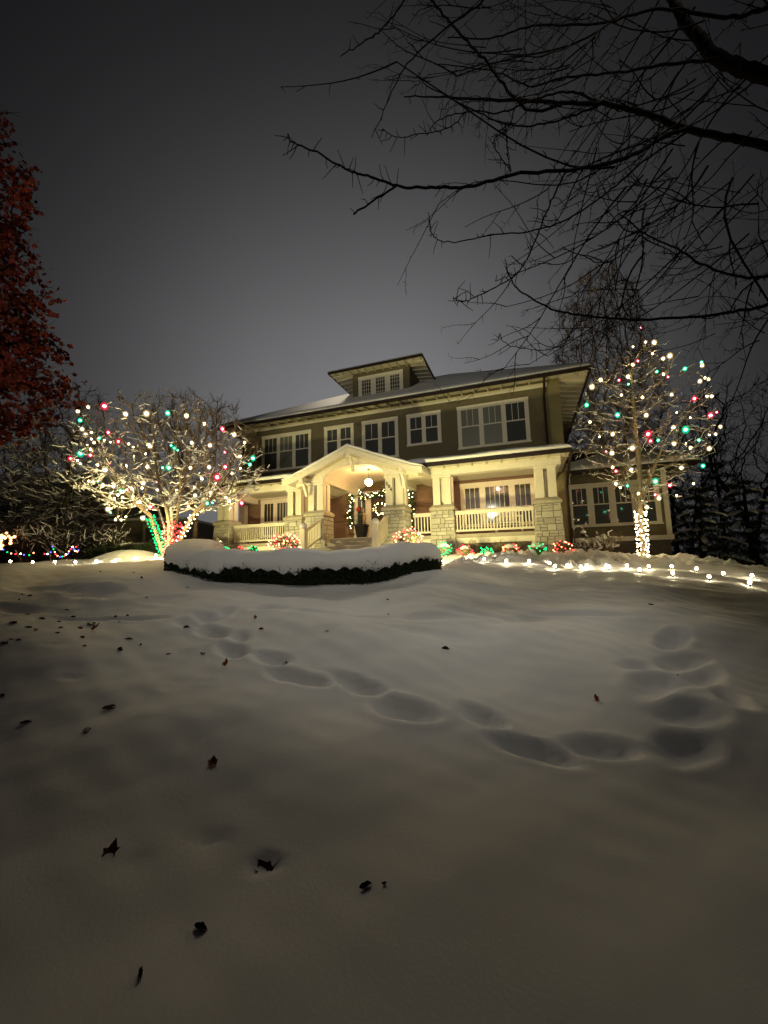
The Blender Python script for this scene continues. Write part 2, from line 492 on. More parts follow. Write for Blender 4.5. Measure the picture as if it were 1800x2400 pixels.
for (x, y, a, b, t, dep) in hollows:
    c = hit(x, y)[:2]
    ca, sa = math.cos(rad(t)), math.sin(rad(t))
    A_ = hit(x + a * ca, y + a * sa)[:2] - c
    B_ = hit(x - b * sa * .9, y + b * ca)[:2] - c
    Mx = np.array([A_, B_]).T
    if abs(np.linalg.det(Mx)) < 1e-4: continue
    HOL.append((c, np.linalg.inv(Mx), max(np.linalg.norm(A_), np.linalg.norm(B_)), dep))


rs9 = np.random.RandomState(19)


def ground(x, y):
    x = np.asarray(x, float); y = np.asarray(y, float)
    z = base(x, y)
    rr = np.hypot(x - CAM[0], y - CAM[1])
    fade = np.clip((rr - .5) / 4.0, 0.12, 1)
    w = np.zeros_like(z)
    for kx, ky, ph, a in _waves:
        w += a * np.sin(kx * x + ky * y + ph + .6 * np.sin(.7 * x + ph))
    z = z + w * fade
    # wind-terraced drifts low on the slope in front of the hedge
    z = z + 0.036 * np.sin(3.1 * (y + .25 * x) + 1.4 * np.sin(.55 * x)) * np.exp(-((rr - 6.3) / 2.0) ** 2)
    for c, Mi, R, dep in HOL:
        m = (np.abs(x - c[0]) < 2.2 * R) & (np.abs(y - c[1]) < 2.2 * R)
        if not m.any(): continue
        dx = x[m] - c[0]; dy = y[m] - c[1]
        u = Mi[0, 0] * dx + Mi[0, 1] * dy; v = Mi[1, 0] * dx + Mi[1, 1] * dy
        ang = np.arctan2(v, u)
        r = np.sqrt(u * u + v * v) * (1 + .10 * np.sin(2 * ang + c[0] * 9) + .06 * np.sin(3 * ang + c[1] * 7))
        z[m] += -dep * .72 * np.exp(-(np.abs(r / .88) ** 2.7)) + dep * .12 * np.exp(-((r - 1.30) / .26) ** 2) + .035 * dep * (rs9.rand(len(r)) - .5) * np.exp(-((r - 1.05) / .30) ** 2) + .10 * dep * np.sin(ang * 5 + c[0] * 3) * np.exp(-((r - .75) / .25) ** 2)
    return z


def gz(x, y):
    return float(ground(np.array([x]), np.array([y]))[0])


xs = np.concatenate([-np.geomspace(110, 14.2, 34), np.arange(-14, 8, .05), np.geomspace(8.1, 110, 34)])
ys = np.concatenate([-np.geomspace(90, 17.5, 14), np.arange(-17.2, -3.5, .045), np.geomspace(.05, 130, 46) - 3.5])
XX, YY = np.meshgrid(xs, ys)
ZZ = ground(XX, YY)
# ploughed bank with crumbly snow between the path lights and the house bed
D2 = (XX - CAM[0]) * _f[0] + (YY - CAM[1]) * _f[1]
rs2 = np.random.RandomState(9)
lump = rs2.rand(*XX.shape)
for _ in range(1):
    lump = (lump + np.roll(lump, 1, 0) + np.roll(lump, -1, 0) + np.roll(lump, 1, 1) + np.roll(lump, -1, 1)) / 5
lm = rs2.rand(XX.shape[0] // 3 + 1, XX.shape[1] // 3 + 1).repeat(3, 0).repeat(3, 1)[:XX.shape[0], :XX.shape[1]]
for _ in range(2):
    lm = (lm + np.roll(lm, 1, 0) + np.roll(lm, -1, 0) + np.roll(lm, 1, 1) + np.roll(lm, -1, 1)) / 5
mask = np.clip((D2 - 10.2) / .4, 0, 1) * np.clip((12.9 - D2) / .6, 0, 1) * np.clip((XX + 2.2) / .5, 0, 1) * np.clip((9 - XX) / 2, 0, 1)
ZZ = ZZ + mask * ((lump - .5) * .17 + (lm - .5) * .30 + .05)
# bright snow mound heaped beside the lit tree on the left
pm = at(292, 1312, 12.7)
ZZ = ZZ + .30 * np.exp(-(((XX - pm[0]) / 1.1) ** 2 + ((YY - pm[1]) / .8) ** 2) ** 1.3)
nx, ny = len(xs), len(ys)
ii = np.arange((ny - 1) * (nx - 1)); r_, c_ = ii // (nx - 1), ii % (nx - 1); a_ = r_ * nx + c_
gobj = npmesh('snowy_ground', np.stack([XX, YY, ZZ], -1).reshape(-1, 3), np.stack([a_, a_ + 1, a_ + nx + 1, a_ + nx], -1), M['snow'], smooth=True)
gobj['kind'] = 'structure'

# ------------------------------------------------------------------ the house
XL, XR = -14.16, 1.56          # upper front wall
YB = 12.0
house = thing('craftsman_house', 'two storey olive shingled house with cream trim, snowy hip roof and lit front porch', 'house', (-6.3, 0, 0))
b = MB().box(XL, XR, 0, YB, 3.0, 7.0); b.build('upper_wall', M['wall'], house)
b = MB().box(XL + .05, XR - .05, .030, YB - .05, -1.6, 3.0); b.build('lower_wall', M['clap'], house)
lap = MB(); z = .35
while z < 2.98:
    z2 = min(z + .118, 2.99)
    lap.add([(XL + .05, -.004, z), (XR - .05, -.004, z), (XR - .05, .022, z2), (XL + .05, .022, z2), (XL + .05, .029, z), (XR - .05, .029, z)], [(0, 1, 2, 3), (4, 5, 1, 0)])
    z += .118
lap.build('clapboard', M['clap'], house)
MB().box(XR - .42, XR + .03, -.035, .3, -1.4, 6.93).build('corner_board', M['corner'], house)
MB().box(XL - .03, XL + .16, -.035, .3, -.6, 6.93).build('corner_board', M['corner'], house)
b = MB().box(XL - .02, XR - .42, -.03, 0, 6.62, 6.80); b.build('frieze_board', M['trim'], house)


def hip(name, x0, x1, y0, y1, z, sl, th, m, parent, inset=0.0, bottom=True):
    """hip roof slab; snow version has a rounded eave"""
    h = (y1 - y0) / 2
    ax0, ax1, ym = x0 + h, x1 - h, (y0 + y1) / 2
    mb = MB()
    rings = []
    if inset == 0:
        prof = [(0, 0), (0, th), (h, th + sl * h)]
    else:
        prof = [(.01, 0), (-.02, th * .35), (.02, th * .8), (.12, th * 1.05 + sl * .12), (.4, th * 1.1 + sl * .4), (h - .5, th * 1.1 + sl * (h - .5)), (h, th + sl * h - .03)]
    for d, dz in prof:
        if d >= h:
            rings.append([(ax0, ym, z + dz), (ax1, ym, z + dz), (ax1, ym, z + dz), (ax0, ym, z + dz)])
        else:
            rings.append([(x0 + d, y0 + d, z + dz), (x1 - d, y0 + d, z + dz), (x1 - d, y1 - d, z + dz), (x0 + d, y1 - d, z + dz)])
    vs = [p for r in rings for p in r]
    fs = [(3, 2, 1, 0)] if bottom else []
    for i in range(len(rings) - 1):
        for k in range(4):
            fs.append((i * 4 + k, i * 4 + (k + 1) % 4, (i + 1) * 4 + (k + 1) % 4, (i + 1) * 4 + k))
    mb.add(vs, fs)
    return mb.build(name, m, parent)


EX0, EX1, EY0, EY1, EZ = -14.98, 2.60, -.85, 12.85, 6.68
roof = hip('roof', EX0, EX1, EY0, EY1, EZ + .10, .565, .06, M['roofing'], house, bottom=False)
hip('snow_cover', EX0 - .01, EX1 + .01, EY0 - .03, EY1, EZ + .165, .565, .13, M['snow'], roof, inset=1, bottom=False)
g_ = MB().box(EX0 - .06, EX1 + .06, EY0 - .10, EY0, EZ, EZ + .125).box(EX1, EX1 + .06, EY0, EY1, EZ - .02, EZ + .12).box(EX0 - .06, EX0, EY0, EY1, EZ, EZ + .12)
g_.build('gutter', M['gutter'], house)
# soffit with rafter tails
s_ = MB()
s_.add([(EX0, EY0 + .004, EZ + .09), (EX1, EY0 + .004, EZ + .09), (XR, 0, 6.92), (XL, 0, 6.92)], [(0, 1, 2, 3)])
s_.add([(EX1 - .004, EY0, EZ + .085), (EX1 - .004, EY1, EZ + .085), (XR, YB, 6.92), (XR, 0, 6.92)], [(0, 1, 2, 3)])
s_.add([(EX0 + .004, EY0, EZ + .09), (XL, 0, 6.92), (XL, YB, 6.92), (EX0 + .004, EY1, EZ + .09)], [(0, 1, 2, 3)])
x = EX0 + .3
while x < EX1 - .1:
    s_.bar((x, EY0 + .03, EZ + .035), (x, -.04 if x < XR else EY0 + .6, 6.85 if x < XR else EZ + .15), .055, .10)
    x += .56
y = -.4
while y < 11.8:
    s_.bar((EX1 - .03, y, EZ + .03), (XR + .02, y, 6.86), .055, .10); y += .56
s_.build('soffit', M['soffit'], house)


def window(parent, x0, x1, z0, z1, Y, ws, lites, split=.46, blinds=(), curtains=(), m='trim', cas=.12, mull=.10, name='window', wide_head=.05):
    """ws: relative sash widths; lites: panes across each upper sash"""
    mb = MB()
    P = .05
    mb.box(x0, x0 + cas, Y - P, Y - .001, z0 + .06, z1 - cas - .02).box(x1 - cas, x1, Y - P, Y - .001, z0 + .06, z1 - cas - .02)
    mb.box(x0 - .01, x1 + .01, Y - P - .012, Y - .001, z1 - cas - .02, z1).box(x0 - .03, x1 + .03, Y - P - .03, Y - .001, z0, z0 + .06)
    inner = (x1 - x0) - 2 * cas - mull * (len(ws) - 1)
    tot = sum(ws); x = x0 + cas; spans = []
    for i, w in enumerate(ws):
        w_ = inner * w / tot; spans.append((x, x + w_)); x += w_
        if i < len(ws) - 1: mb.box(x, x + mull, Y - P + .006, Y - .001, z0 + .06, z1 - cas - .02); x += mull
    fr = mb.build(name, M[m], parent)
    zb, zt = z0 + .06, z1 - cas - .02
    for i, (a, c) in enumerate(spans):
        s = MB(); st = .045; zm = zt - (zt - zb) * split
        y0, y1 = Y - .034, Y - .003
        s.box(a, a + st, y0, y1, zb, zt).box(c - st, c, y0, y1, zb, zt).box(a + st, c - st, y0, y1, zt - st, zt).box(a + st, c - st, y0, y1, zb, zb + .06)
        s.box(a + st, c - st, y0 - .008, y1, zm - .025, zm + .025)
        for k in range(1, lites[i]):
            xx = a + st + (c - a - 2 * st) * k / lites[i]
            s.box(xx - .011, xx + .011, y0 + .004, y1, zm + .025, zt - st)
        s.build('sash', M['trim'] if m == 'trim' else M[m], fr)
        MB().add([(a + st, Y - .016, zb + .06), (c - st, Y - .016, zb + .06), (c - st, Y - .016, zt - st), (a + st, Y - .016, zt - st)], [(0, 1, 2, 3)]).build('pane', M['glassblind'] if i in blinds else (M['glasscurtain'] if i in curtains else M['glass']), fr)
    return fr


def glass_over(name, col, stripes=False):
    m = mat(name, col, 0.06, spec=0.5)
    m.node_tree.nodes['Principled BSDF'].inputs['Roughness'].default_value = 0.35
    if stripes:
        t = m.node_tree; b = t.nodes['Principled BSDF']
        w = t.nodes.new('ShaderNodeTexWave'); w.inputs['Scale'].default_value = 9; w.inputs['Distortion'].default_value = 2.5
        co = t.nodes.new('ShaderNodeTexCoord'); t.links.new(co.outputs['Object'], w.inputs['Vector'])
        r = t.nodes.new('ShaderNodeValToRGB'); r.color_ramp.elements[0].color = (0.015, 0.015, 0.012, 1); r.color_ramp.elements[1].color = (*col, 1)
        t.links.new(w.outputs['Fac'], r.inputs[0]); t.links.new(r.outputs[0], b.inputs['Base Color'])
    return m


M['glassblind'] = glass_over('pane_over_blind', (0.15, 0.155, 0.125))
M['glasscurtain'] = glass_over('pane_over_curtain', (0.055, 0.045, 0.025), True)

window(house, -12.90, -9.96, 4.35, 6.30, 0, (1, 1, 1), (3, 3, 3), blinds=(1,))
window(house, -9.22, -7.62, 4.75, 6.30, 0, (1, 1), (2, 2))
window(house, -7.19, -5.37, 4.35, 6.30, 0, (1, 1), (2, 2))
window(house, -4.95, -3.36, 4.78, 6.30, 0, (1, 1), (2, 2))
window(house, -2.62, .35, 4.35, 6.30, 0, (1, 1, 1), (3, 3, 3), blinds=(0, 1))
# ground floor windows behind the porch rail
window(house, -12.91, -10.1, 0.95, 2.90, .0, (1, 1.5, 1), (3, 5, 3), split=.58, curtains=(0,), cas=.16, mull=.14)
window(house, -2.65, .40, 0.95, 2.84, .0, (1, 1.5, 1), (3, 5, 3), split=.58, curtains=(0, 2), cas=.16, mull=.16)

# --- dormer
dorm = MB()
DZ = 9.35


def roofz(y): return EZ + .16 + .565 * (y + .85)


for (xa, xb) in ((-8.22, -8.16), (-5.16, -5.10)):
    dorm.add([(xa, 1.3, roofz(1.3) - .1), (xb, 1.3, roofz(1.3) - .1), (xb, 1.3, DZ + .2), (xa, 1.3, DZ + .2), (xa, 4.6, roofz(4.6) - .1), (xb, 4.6, roofz(4.6) - .1), (xb, 4.6, DZ + .3), (xa, 4.6, DZ + .3)],
             [(0, 1, 2, 3), (5, 4, 7, 6), (1, 5, 6, 2), (4, 0, 3, 7), (3, 2, 6, 7)])
dorm.box(-8.16, -5.16, 1.301, 1.45, roofz(1.3) - .1, DZ + .2)
dm = dorm.build('dormer', M['wall'], house)
window(dm, -7.88, -5.44, 8.02, 9.24, 1.3, (1, 1, 1), (4, 4, 4), split=.999, cas=.15, mull=.20, name='window')
x0_, x1_ = -7.88 + .15, -5.44 - .15
w_ = (x1_ - x0_ - .4) / 3
for i in range(3):
    a = x0_ + i * (w_ + .2); mb = MB()
    for k in range(1, 5):
        zz = 8.08 + (9.10 - 8.08) * k / 5
        mb.box(a + .045, a + w_ - .045, 1.27, 1.296, zz - .010, zz + .010)
    mb.box(a + w_ / 2 - .010, a + w_ / 2 + .010, 1.272, 1.295, 8.12, 9.06)
    mb.build('muntin', M['trim'], dm)
dro = hip('roof', -9.26, -4.26, .6, 5.2, DZ + .06, .26, .05, M['roofing'], dm, bottom=False)
hip('snow_cover', -9.27, -4.25, .58, 5.2, DZ + .115, .26, .10, M['snow'], dm, inset=1, bottom=False)
MB().box(-9.30, -4.22, .52, .6, DZ, DZ + .11).box(-9.30, -9.26, .6, 5.2, DZ, DZ + .11).box(-4.26, -4.22, .6, 5.2, DZ, DZ + .11).build('gutter', M['gutter'], dm)
so = MB()
so.add([(-9.25, .605, DZ + .05), (-4.27, .605, DZ + .05), (-5.1, 1.3, DZ + .13), (-8.22, 1.3, DZ + .13)], [(0, 1, 2, 3)])
so.add([(-4.27, .605, DZ + .05), (-4.27, 5.2, DZ + .05), (-5.1, 5.2, DZ + .13), (-5.1, 1.3, DZ + .13)], [(0, 1, 2, 3)])
so.add([(-9.25, .605, DZ + .05), (-8.22, 1.3, DZ + .13), (-8.22, 5.2, DZ + .13), (-9.25, 5.2, DZ + .05)], [(0, 1, 2, 3)])
x = -9.0
while x < -4.3:
    so.bar((x, .62, DZ + .01), (x, 1.28 if -8.22 < x < -5.1 else .95, DZ + .08), .05, .08); x += .42
y = 1.0
while y < 4.2:
    so.bar((-4.29, y, DZ + .0), (-5.08, y, DZ + .08), .05, .08); so.bar((-9.23, y, DZ + .0), (-8.24, y, DZ + .08), .05, .08); y += .45
so.build('soffit', M['soffit'], dm)

# --- wing (sun room) on the right
wing = MB().box(1.6, 5.25, 1.2, 9.0, .22, 3.15).build('side_wing', M['wall'], house)
MB().box(1.6, 5.20, 1.24, 9.0, -2.2, .22).build('wing_foundation', M['found'], wing)
MB().box(1.58, 5.31, 1.13, 1.2, .18, .36).box(5.25, 5.31, 1.2, 9, .18, .36).build('water_table', M['trim'], wing)
MB().box(5.10, 5.27, 1.17, 1.2, .36, 3.0).box(5.25, 5.28, 1.2, 1.4, .36, 3.0).build('corner_trim', M['trim'], wing)
window(wing, 1.66, 4.98, .80, 2.62, 1.2, (1, 1, 1, 1), (3, 3, 3, 3), split=.46, cas=.13, mull=.16)
wr = hip('roof', .9, 6.15, .55, 9.6, 3.05, .42, .06, M['roofing'], wing)
hip('snow_cover', .9, 6.16, .53, 9.6, 3.115, .42, .12, M['snow'], wing, inset=1)
MB().box(1.62, 6.2, .48, .55, 2.98, 3.10).box(6.15, 6.2, .55, 9.6, 2.98, 3.10).build('gutter', M['gutter'], wing)
so = MB().add([(1.6, .56, 3.04), (6.14, .56, 3.04), (6.14, 1.2, 3.06), (1.6, 1.2, 3.06)], [(0, 1, 2, 3)]).add([(5.25, 1.2, 3.06), (6.14, 1.2, 3.04), (6.14, 9, 3.04), (5.25, 9, 3.06)], [(0, 1, 2, 3)])
x = 1.8
while x < 6.1:
    so.bar((x, .58, 2.99), (x, 1.19, 3.01), .05, .09); x += .5
so.build('soffit', M['soffit'], wing)

# --- front porch
PY = -2.857
porch = MB()
ZD = .50
porch.box(-13.35, 1.12, PY + .12, 0, ZD - .13, ZD)
porch = porch.build('porch_floor', M['deck'], house)
MB().box(-13.2, 1.0, PY + .35, PY + .42, -1.2, ZD - .13).build('porch_skirt', M['found'], house)
for a, c in ((-12.42, -9.65), (-8.75, -8.15), (-4.05, -3.4), (-2.47, .24)):
    sk = MB().box(a, c, PY + .16, PY + .345, .17, ZD - .135).box(a, a + .16, PY + .18, PY + .345, -1.2, .17).box(c - .16, c, PY + .18, PY + .345, -1.2, .17)
    sk.build('skirt_trim', M['trim'], house)
# roof
r = MB(); RX0, RX1 = -13.95, 1.42
z_e, z_w = 3.02, 3.90


GP = [(-1, 1.0), (-.9, .945), (-.72, .78), (-.45, .50), (-.2, .22), (0, 0), (.2, .22), (.45, .50), (.72, .78), (.9, .945), (1, 1.0)]


def gable_z(X):
    """top of the portico roof at X, very low outside it"""
    if abs(X + 6.02) > 2.76: return -9
    return 3.80 - 1.02 * float(np.interp((X + 6.02) / 2.76, [a for a, _ in GP], [c for _, c in GP]))


def shed_front(X):
    """front edge of the porch roof: the eave, or the valley where it dies into the portico roof"""
    return min(-.25, max(-3.4, -3.4 + (gable_z(X) - .02 - z_e) / ((z_w - z_e) / 3.4)))


def shed(mb, x0, x1, dz0, th):
    n = 120; vs = []; fs = []; sl = (z_w - z_e) / 3.4
    for i in range(n + 1):
        X = x0 + (x1 - x0) * i / n; y0 = shed_front(X); z0 = z_e + (y0 + 3.4) * sl
        vs += [(X, y0, z0 + dz0), (X, 0, z_w + dz0), (X, 0, z_w + dz0 + th), (X, y0, z0 + dz0 + th)]
    for i in range(n):
        a = i * 4
        for k in range(4): fs.append((a + k, a + (k + 1) % 4, a + 4 + (k + 1) % 4, a + 4 + k))
    fs += [(3, 2, 1, 0), (n * 4, n * 4 + 1, n * 4 + 2, n * 4 + 3)]
    return mb.add(vs, fs)


proof = shed(MB(), RX0, RX1, 0, .06).build('porch_roof', M['roofing'], house)


def snow_shed(x0, x1, steps=60):
    
    prof = [(-3.36, 3.085), (-3.46, 3.09), (-3.50, 3.16), (-3.44, 3.23), (-3.25, 3.30), (-2.2, 3.58), (-1.1, 3.86), (-.06, 4.12), (-.005, 4.10), (-.005, 3.97)]
    rs3 = np.random.RandomState(int(abs(x0) * 10))
    vs = []; fs = []
    n = len(prof)
    ph = rs3.rand(4) * 6
    for i in range(steps + 1):
        t = i / steps; X = x0 + (x1 - x0) * t
        e = min(t, 1 - t) * (x1 - x0)
        k = 1 - math.exp(-e / .10) if e < .5 else 1
        for j, (yy, zz) in enumerate(prof):
            w = .02 * math.sin(X * 2.1 + ph[0]) + .012 * math.sin(X * 5.3 + ph[1] + j)
            yf = shed_front(X)
            if yf > -3.39:
                y2 = max(yy, yf); zz = zz + (y2 - yy) / 3.4 * .88; yy = y2
            zb = 3.085 + (yy + 3.4) / 3.4 * .88
            vs.append((X, yy + (w if 0 < j < 5 else 0), zb + (zz - zb) * (.35 + .65 * k) + (w if 1 < j < 8 else 0)))
    for i in range(steps):
        for j in range(n - 1):
            fs.append((i * n + j, (i + 1) * n + j, (i + 1) * n + j + 1, i * n + j + 1))
    fs.append(tuple(range(n))); fs.append(tuple(steps * n + j for j in range(n))[::-1])
    return MB().add(vs, fs)


snow_shed(RX0 - .02, RX1 + .04, 170).build('snow_cover', M['snow'], proof, smooth=True)
MB().box(RX0 - .04, -8.6, -3.48, -3.4, 2.93, 3.05).build('gutter', M['gutter'], proof)
MB().box(-3.4, RX1 + .04, -3.48, -3.4, 2.93, 3.05).box(RX1, RX1 + .04, -3.4, -.2, 2.96, 3.05).build('gutter', M['gutter'], proof)
c_ = MB().box(RX0 + .02, -7.55, -3.39, -.004, 2.985, 3.015).box(-4.62, RX1 - .01, -3.39, -.004, 2.985, 3.015)
t_ = c_; x = RX0 + .2
while x < RX1:
    if not (-8.7 < x < -3.35): t_.bar((x, -3.38, 2.956), (x, PY - .05, 2.956), .06, .06)
    x += .5
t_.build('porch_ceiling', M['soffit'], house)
for a, c in ((-13.4, -7.95), (-4.30, 1.16)):
    bm = MB(); bm.box(a, c, PY, PY + .34, 2.70, 2.984).box(a - .0, c, PY - .03, PY - .001, 2.84, 2.98)
    if c > 0: bm.box(.86, 1.16, PY + .34, -.01, 2.70, 2.984)
    else: bm.box(-13.4, -13.1, PY + .34, -.01, 2.70, 2.984)
    bm.build('porch_beam', M['trim'], house)
MB().box(-14.05, -13.72, -.30, -.036, ZD, 2.984).box(-14.10, -13.67, -.34, -.036, 2.62, 2.70).build('pilaster', M['trim'], house)
MB().box(-13.70, -7.60, -.03, 0, 2.93, 2.984).build('wall_trim', M['trim'], house)

rst = random.Random(4)


def pier(xc, y0, w=.80, dep=.80, ztop=1.555, zbot=-.9):
    """battered pier laid from separate stones round a mortar core, with a sloped cap"""
    y1 = y0 + dep
    h = ztop - .16 - zbot
    bat = .10
    mb = MB(); tones = []
    mb2 = MB().frust(xc - w / 2 - bat + .02, xc + w / 2 + bat - .02, y0 - bat + .02, y1 - .02, zbot, xc - w / 2 + .025, xc + w / 2 - .025, y0 + .025, y1 - .02, ztop - .16)
    core = mb2.build('stone_pier', M['mortar'], house)
    for face in ('f', 'r', 'l'):
        L = w if face == 'f' else dep
        z = zbot
        while z < ztop - .18:
            hh = min(rst.choice((.12, .15, .19, .22)), ztop - .165 - z)
            if hh < .05: break
            k = (z - zbot) / h; off = bat * (1 - k)
            Lr = L + 2 * off if face == 'f' else L + off
            s = 0
            while s < Lr - .02:
                ww = min(rst.choice((.16, .22, .28, .36)), Lr - s)
                if Lr - s - ww < .09: ww = Lr - s
                parts = [(z, hh)]
                if hh > .18 and rst.random() < .35: parts = [(z, hh / 2), (z + hh / 2, hh / 2)]
                for zz, hq in parts:
                    g = .008; pr = rst.uniform(.0, .022); tn = rst.uniform(0.05, .62)
                    k0 = (zz - zbot) / h; k1 = (zz + hq - zbot) / h
                    o0, o1 = bat * (1 - k0), bat * (1 - k1)
                    if face == 'f':
                        X0, X1 = xc - w / 2 - off + s + g, xc - w / 2 - off + s + ww - g
                        P4 = [(X0, y0 - o0 - pr, zz + g), (X1, y0 - o0 - pr, zz + g), (X1, y0 - o1 - pr, zz + hq - g), (X0, y0 - o1 - pr, zz + hq - g)]
                        nin = (0, .06, 0)
                    else:
                        sg = 1 if face == 'r' else -1
                        Y0, Y1 = y0 - off + s + g, min(y0 - off + s + ww - g, y1)
                        P4 = [(xc + sg * (w / 2 + o0 + pr), Y0, zz + g), (xc + sg * (w / 2 + o0 + pr), Y1, zz + g), (xc + sg * (w / 2 + o1 + pr), Y1, zz + hq - g), (xc + sg * (w / 2 + o1 + pr), Y0, zz + hq - g)]
                        nin = (-sg * .06, 0, 0)
                    cx = [sum(p[i] for p in P4) / 4 for i in range(3)]
                    ch = .012
                    mid = []
                    for p in P4:
                        q = [p[i] + (cx[i] - p[i]) * min(.3, ch / max(.03, math.dist(p, cx))) for i in range(3)]
                        mid.append(q)
                    ring0 = [[p[i] + nin[i] for i in range(3)] for p in P4]
                    ring1 = [[p[i] + nin[i] * .2 for i in range(3)] for p in P4]
                    vs = ring0 + ring1 + mid
                    mb.add(vs, [(0, 1, 5, 4), (1, 2, 6, 5), (2, 3, 7, 6), (3, 0, 4, 7), (4, 5, 9, 8), (5, 6, 10, 9), (6, 7, 11, 10), (7, 4, 8, 11), (8, 9, 10, 11)])
                    tones += [tn] * 9
                s += ww
            z += hh
    o = mb.build('stone_face', M['stone'], core)
    at_ = o.data.attributes.new('tone', 'FLOAT', 'FACE')
    at_.data.foreach_set('value', tones)
    MB().box(xc - w / 2 - .05, xc + w / 2 + .05, y0 - .05, y1 + .03, ztop - .16, ztop - .055).frust(xc - w / 2 - .05, xc + w / 2 + .05, y0 - .05, y1 + .03, ztop - .055, xc - .36, xc + .36, y0 + .06, y1 - .1, ztop + .05).build('cap', M['stonecap'], core)
    return core


M['stonecap'] = mat('cast_stone_cap', (0.42, 0.39, 0.31), 0.85, bump=(30, 0.4), noise=(9, .15))
PIERS = [(-12.90, PY), (-9.20, PY), (-7.72, -3.69), (-4.50, -3.69), (-2.92, PY), (.66, PY)]
for xc, y0 in PIERS:
    pier(xc, y0)
    for sx in (-1, 1):
        x0 = xc + sx * .195
        ps = MB().box(x0 - .135, x0 + .135, y0 + .09, y0 + .36, 1.60, 2.62)
        ps.build('post', M['trim'], house, bevel=.012)
    MB().box(xc - .37, xc + .37, y0 + .05, y0 + .40, 2.62, 2.70).box(xc - .35, xc + .35, y0 + .42, y0 + .66, 1.6, 2.70).build('capital', M['trim'], house, bevel=.01)


def railing(x0, x1, y, zt=1.362, zb=.60):
    mb = MB().box(x0, x1, y - .05, y + .05, zt - .06, zt).box(x0, x1, y - .025, y + .025, zt - .14, zt - .06).box(x0, x1, y - .03, y + .03, zb, zb + .07)
    n = int((x1 - x0) / .105)
    for i in range(n):
        xx = x0 + (i + .5) * (x1 - x0) / n
        mb.box(xx - .021, xx + .021, y - .018, y + .018, zb + .07, zt - .14)
    return mb.build('railing', M['trim'], house)


railing(-12.45, -9.63, PY + .30); railing(-8.76, -8.14, PY + .30); railing(-4.08, -3.36, PY + .30); railing(-2.48, .22, PY + .30)

# --- portico: gable roof, arched face, brackets, vault
G = -3.69; GF = -4.29
gx = -6.02
top_px = [(95, 366), (190, 300), (400, 185), (600, 90), (775, 14), (960, 40), (1130, 78), (1400, 165), (1535, 222)]


def ony(xp, yp, Y):
    q = at(xp, yp, 1) - CAM; t = (Y - CAM[1]) / q[1]; return CAM + t * q


TP = [ony(640 + .22905 * a, 1040 + .22905 * c, GF) for a, c in top_px]
TP = [(float(p[0]), float(p[2])) for p in TP]
ap = TP[4]
half = [(0, ap[1]), (.8, None), (1.6, None), (2.35, None), (2.78, None)]
zl, zr = TP[0][1], TP[-1][1]
hw = 2.76
prof = []
for t, dz in ((-1, 1.0), (-.9, .945), (-.72, .78), (-.45, .50), (-.2, .22), (0, 0), (.2, .22), (.45, .50), (.72, .78), (.9, .945), (1, 1.0)):
    prof.append((gx + hw * t, 3.80 - dz * 1.02))
th = .13
roofpoly = [(x, z) for x, z in prof] + [(x, z - th) for x, z in prof[::-1]]


def strip(mb, top, bot, y0, y1):
    n = len(top)
    for i in range(n - 1):
        q = [top[i], top[i + 1], bot[i + 1], bot[i]]
        mb.add([(x, y0, z) for x, z in q] + [(x, y1, z) for x, z in q],
               [(3, 2, 1, 0), (4, 5, 6, 7), (0, 1, 5, 4), (2, 3, 7, 6)] + ([(3, 0, 4, 7)] if i == 0 else []) + ([(1, 2, 6, 5)] if i == n - 2 else []))
    return mb


low = [(x, z - th) for x, z in prof]
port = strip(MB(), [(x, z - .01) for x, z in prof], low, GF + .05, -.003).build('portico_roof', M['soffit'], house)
strip(MB(), [(x, z + .0) for x, z in prof], [(x, z - .24) for x, z in prof], GF, GF + .05).build('barge_board', M['trim'], port)
strip(MB(), [(x, z - .02) for x, z in prof], [(x, z - .09) for x, z in prof], GF - .03, GF - .001).build('barge_trim', M['trim'], port)
# snow on the portico roof
rs4 = np.random.RandomState(3)
ns = 61; vs = []; fs = []
pt = np.array(prof)
for i in range(ns):
    t = i / (ns - 1); X = gx - hw - .03 + (2 * hw + .06) * t
    Z = np.interp(X, pt[:, 0], pt[:, 1])
    e = min(t, 1 - t) * 2 * hw
    k = min(1, .25 + e / .35)
    hgt = .115 * k + .012 * math.sin(X * 4) + .01 * math.sin(X * 9)
    if abs(X - gx) < .5: hgt -= .02 * (1 - abs(X - gx) / .5)
    for yy, f in ((GF - .0, 0.0), (GF - .035, .45), (GF + .0, .85), (GF + .10, 1.0), (-2.0, 1.0), (-.01, 1.0)):
        vs.append((X, yy, Z + .003 + hgt * f))
m_ = 6
for i in range(ns - 1):
    for j in range(m_ - 1): fs.append((i * m_ + j, (i + 1) * m_ + j, (i + 1) * m_ + j + 1, i * m_ + j + 1))
MB().add(vs, fs).build('snow_cover', M['snow'], port, smooth=True)
# arched face
fc = MB(); n = 32
ax0, ax1, az, ah = -7.32, -4.82, 2.70, .52
topz = lambda X: float(np.interp(X, pt[:, 0], pt[:, 1])) - th - .002
xsF = sorted(set([gx - hw + .35 + (2 * hw - .7) * i / 40 for i in range(41)] + [ax0, ax1] + [ax0 + (ax1 - ax0) * i / 32 for i in range(33)]))


def archz(X):
    if X <= ax0 or X >= ax1: return 2.70
    u = (X - (ax0 + ax1) / 2) / ((ax1 - ax0) / 2)
    return az + ah * (1 - abs(u) ** 2.3) ** (1 / 2.3)


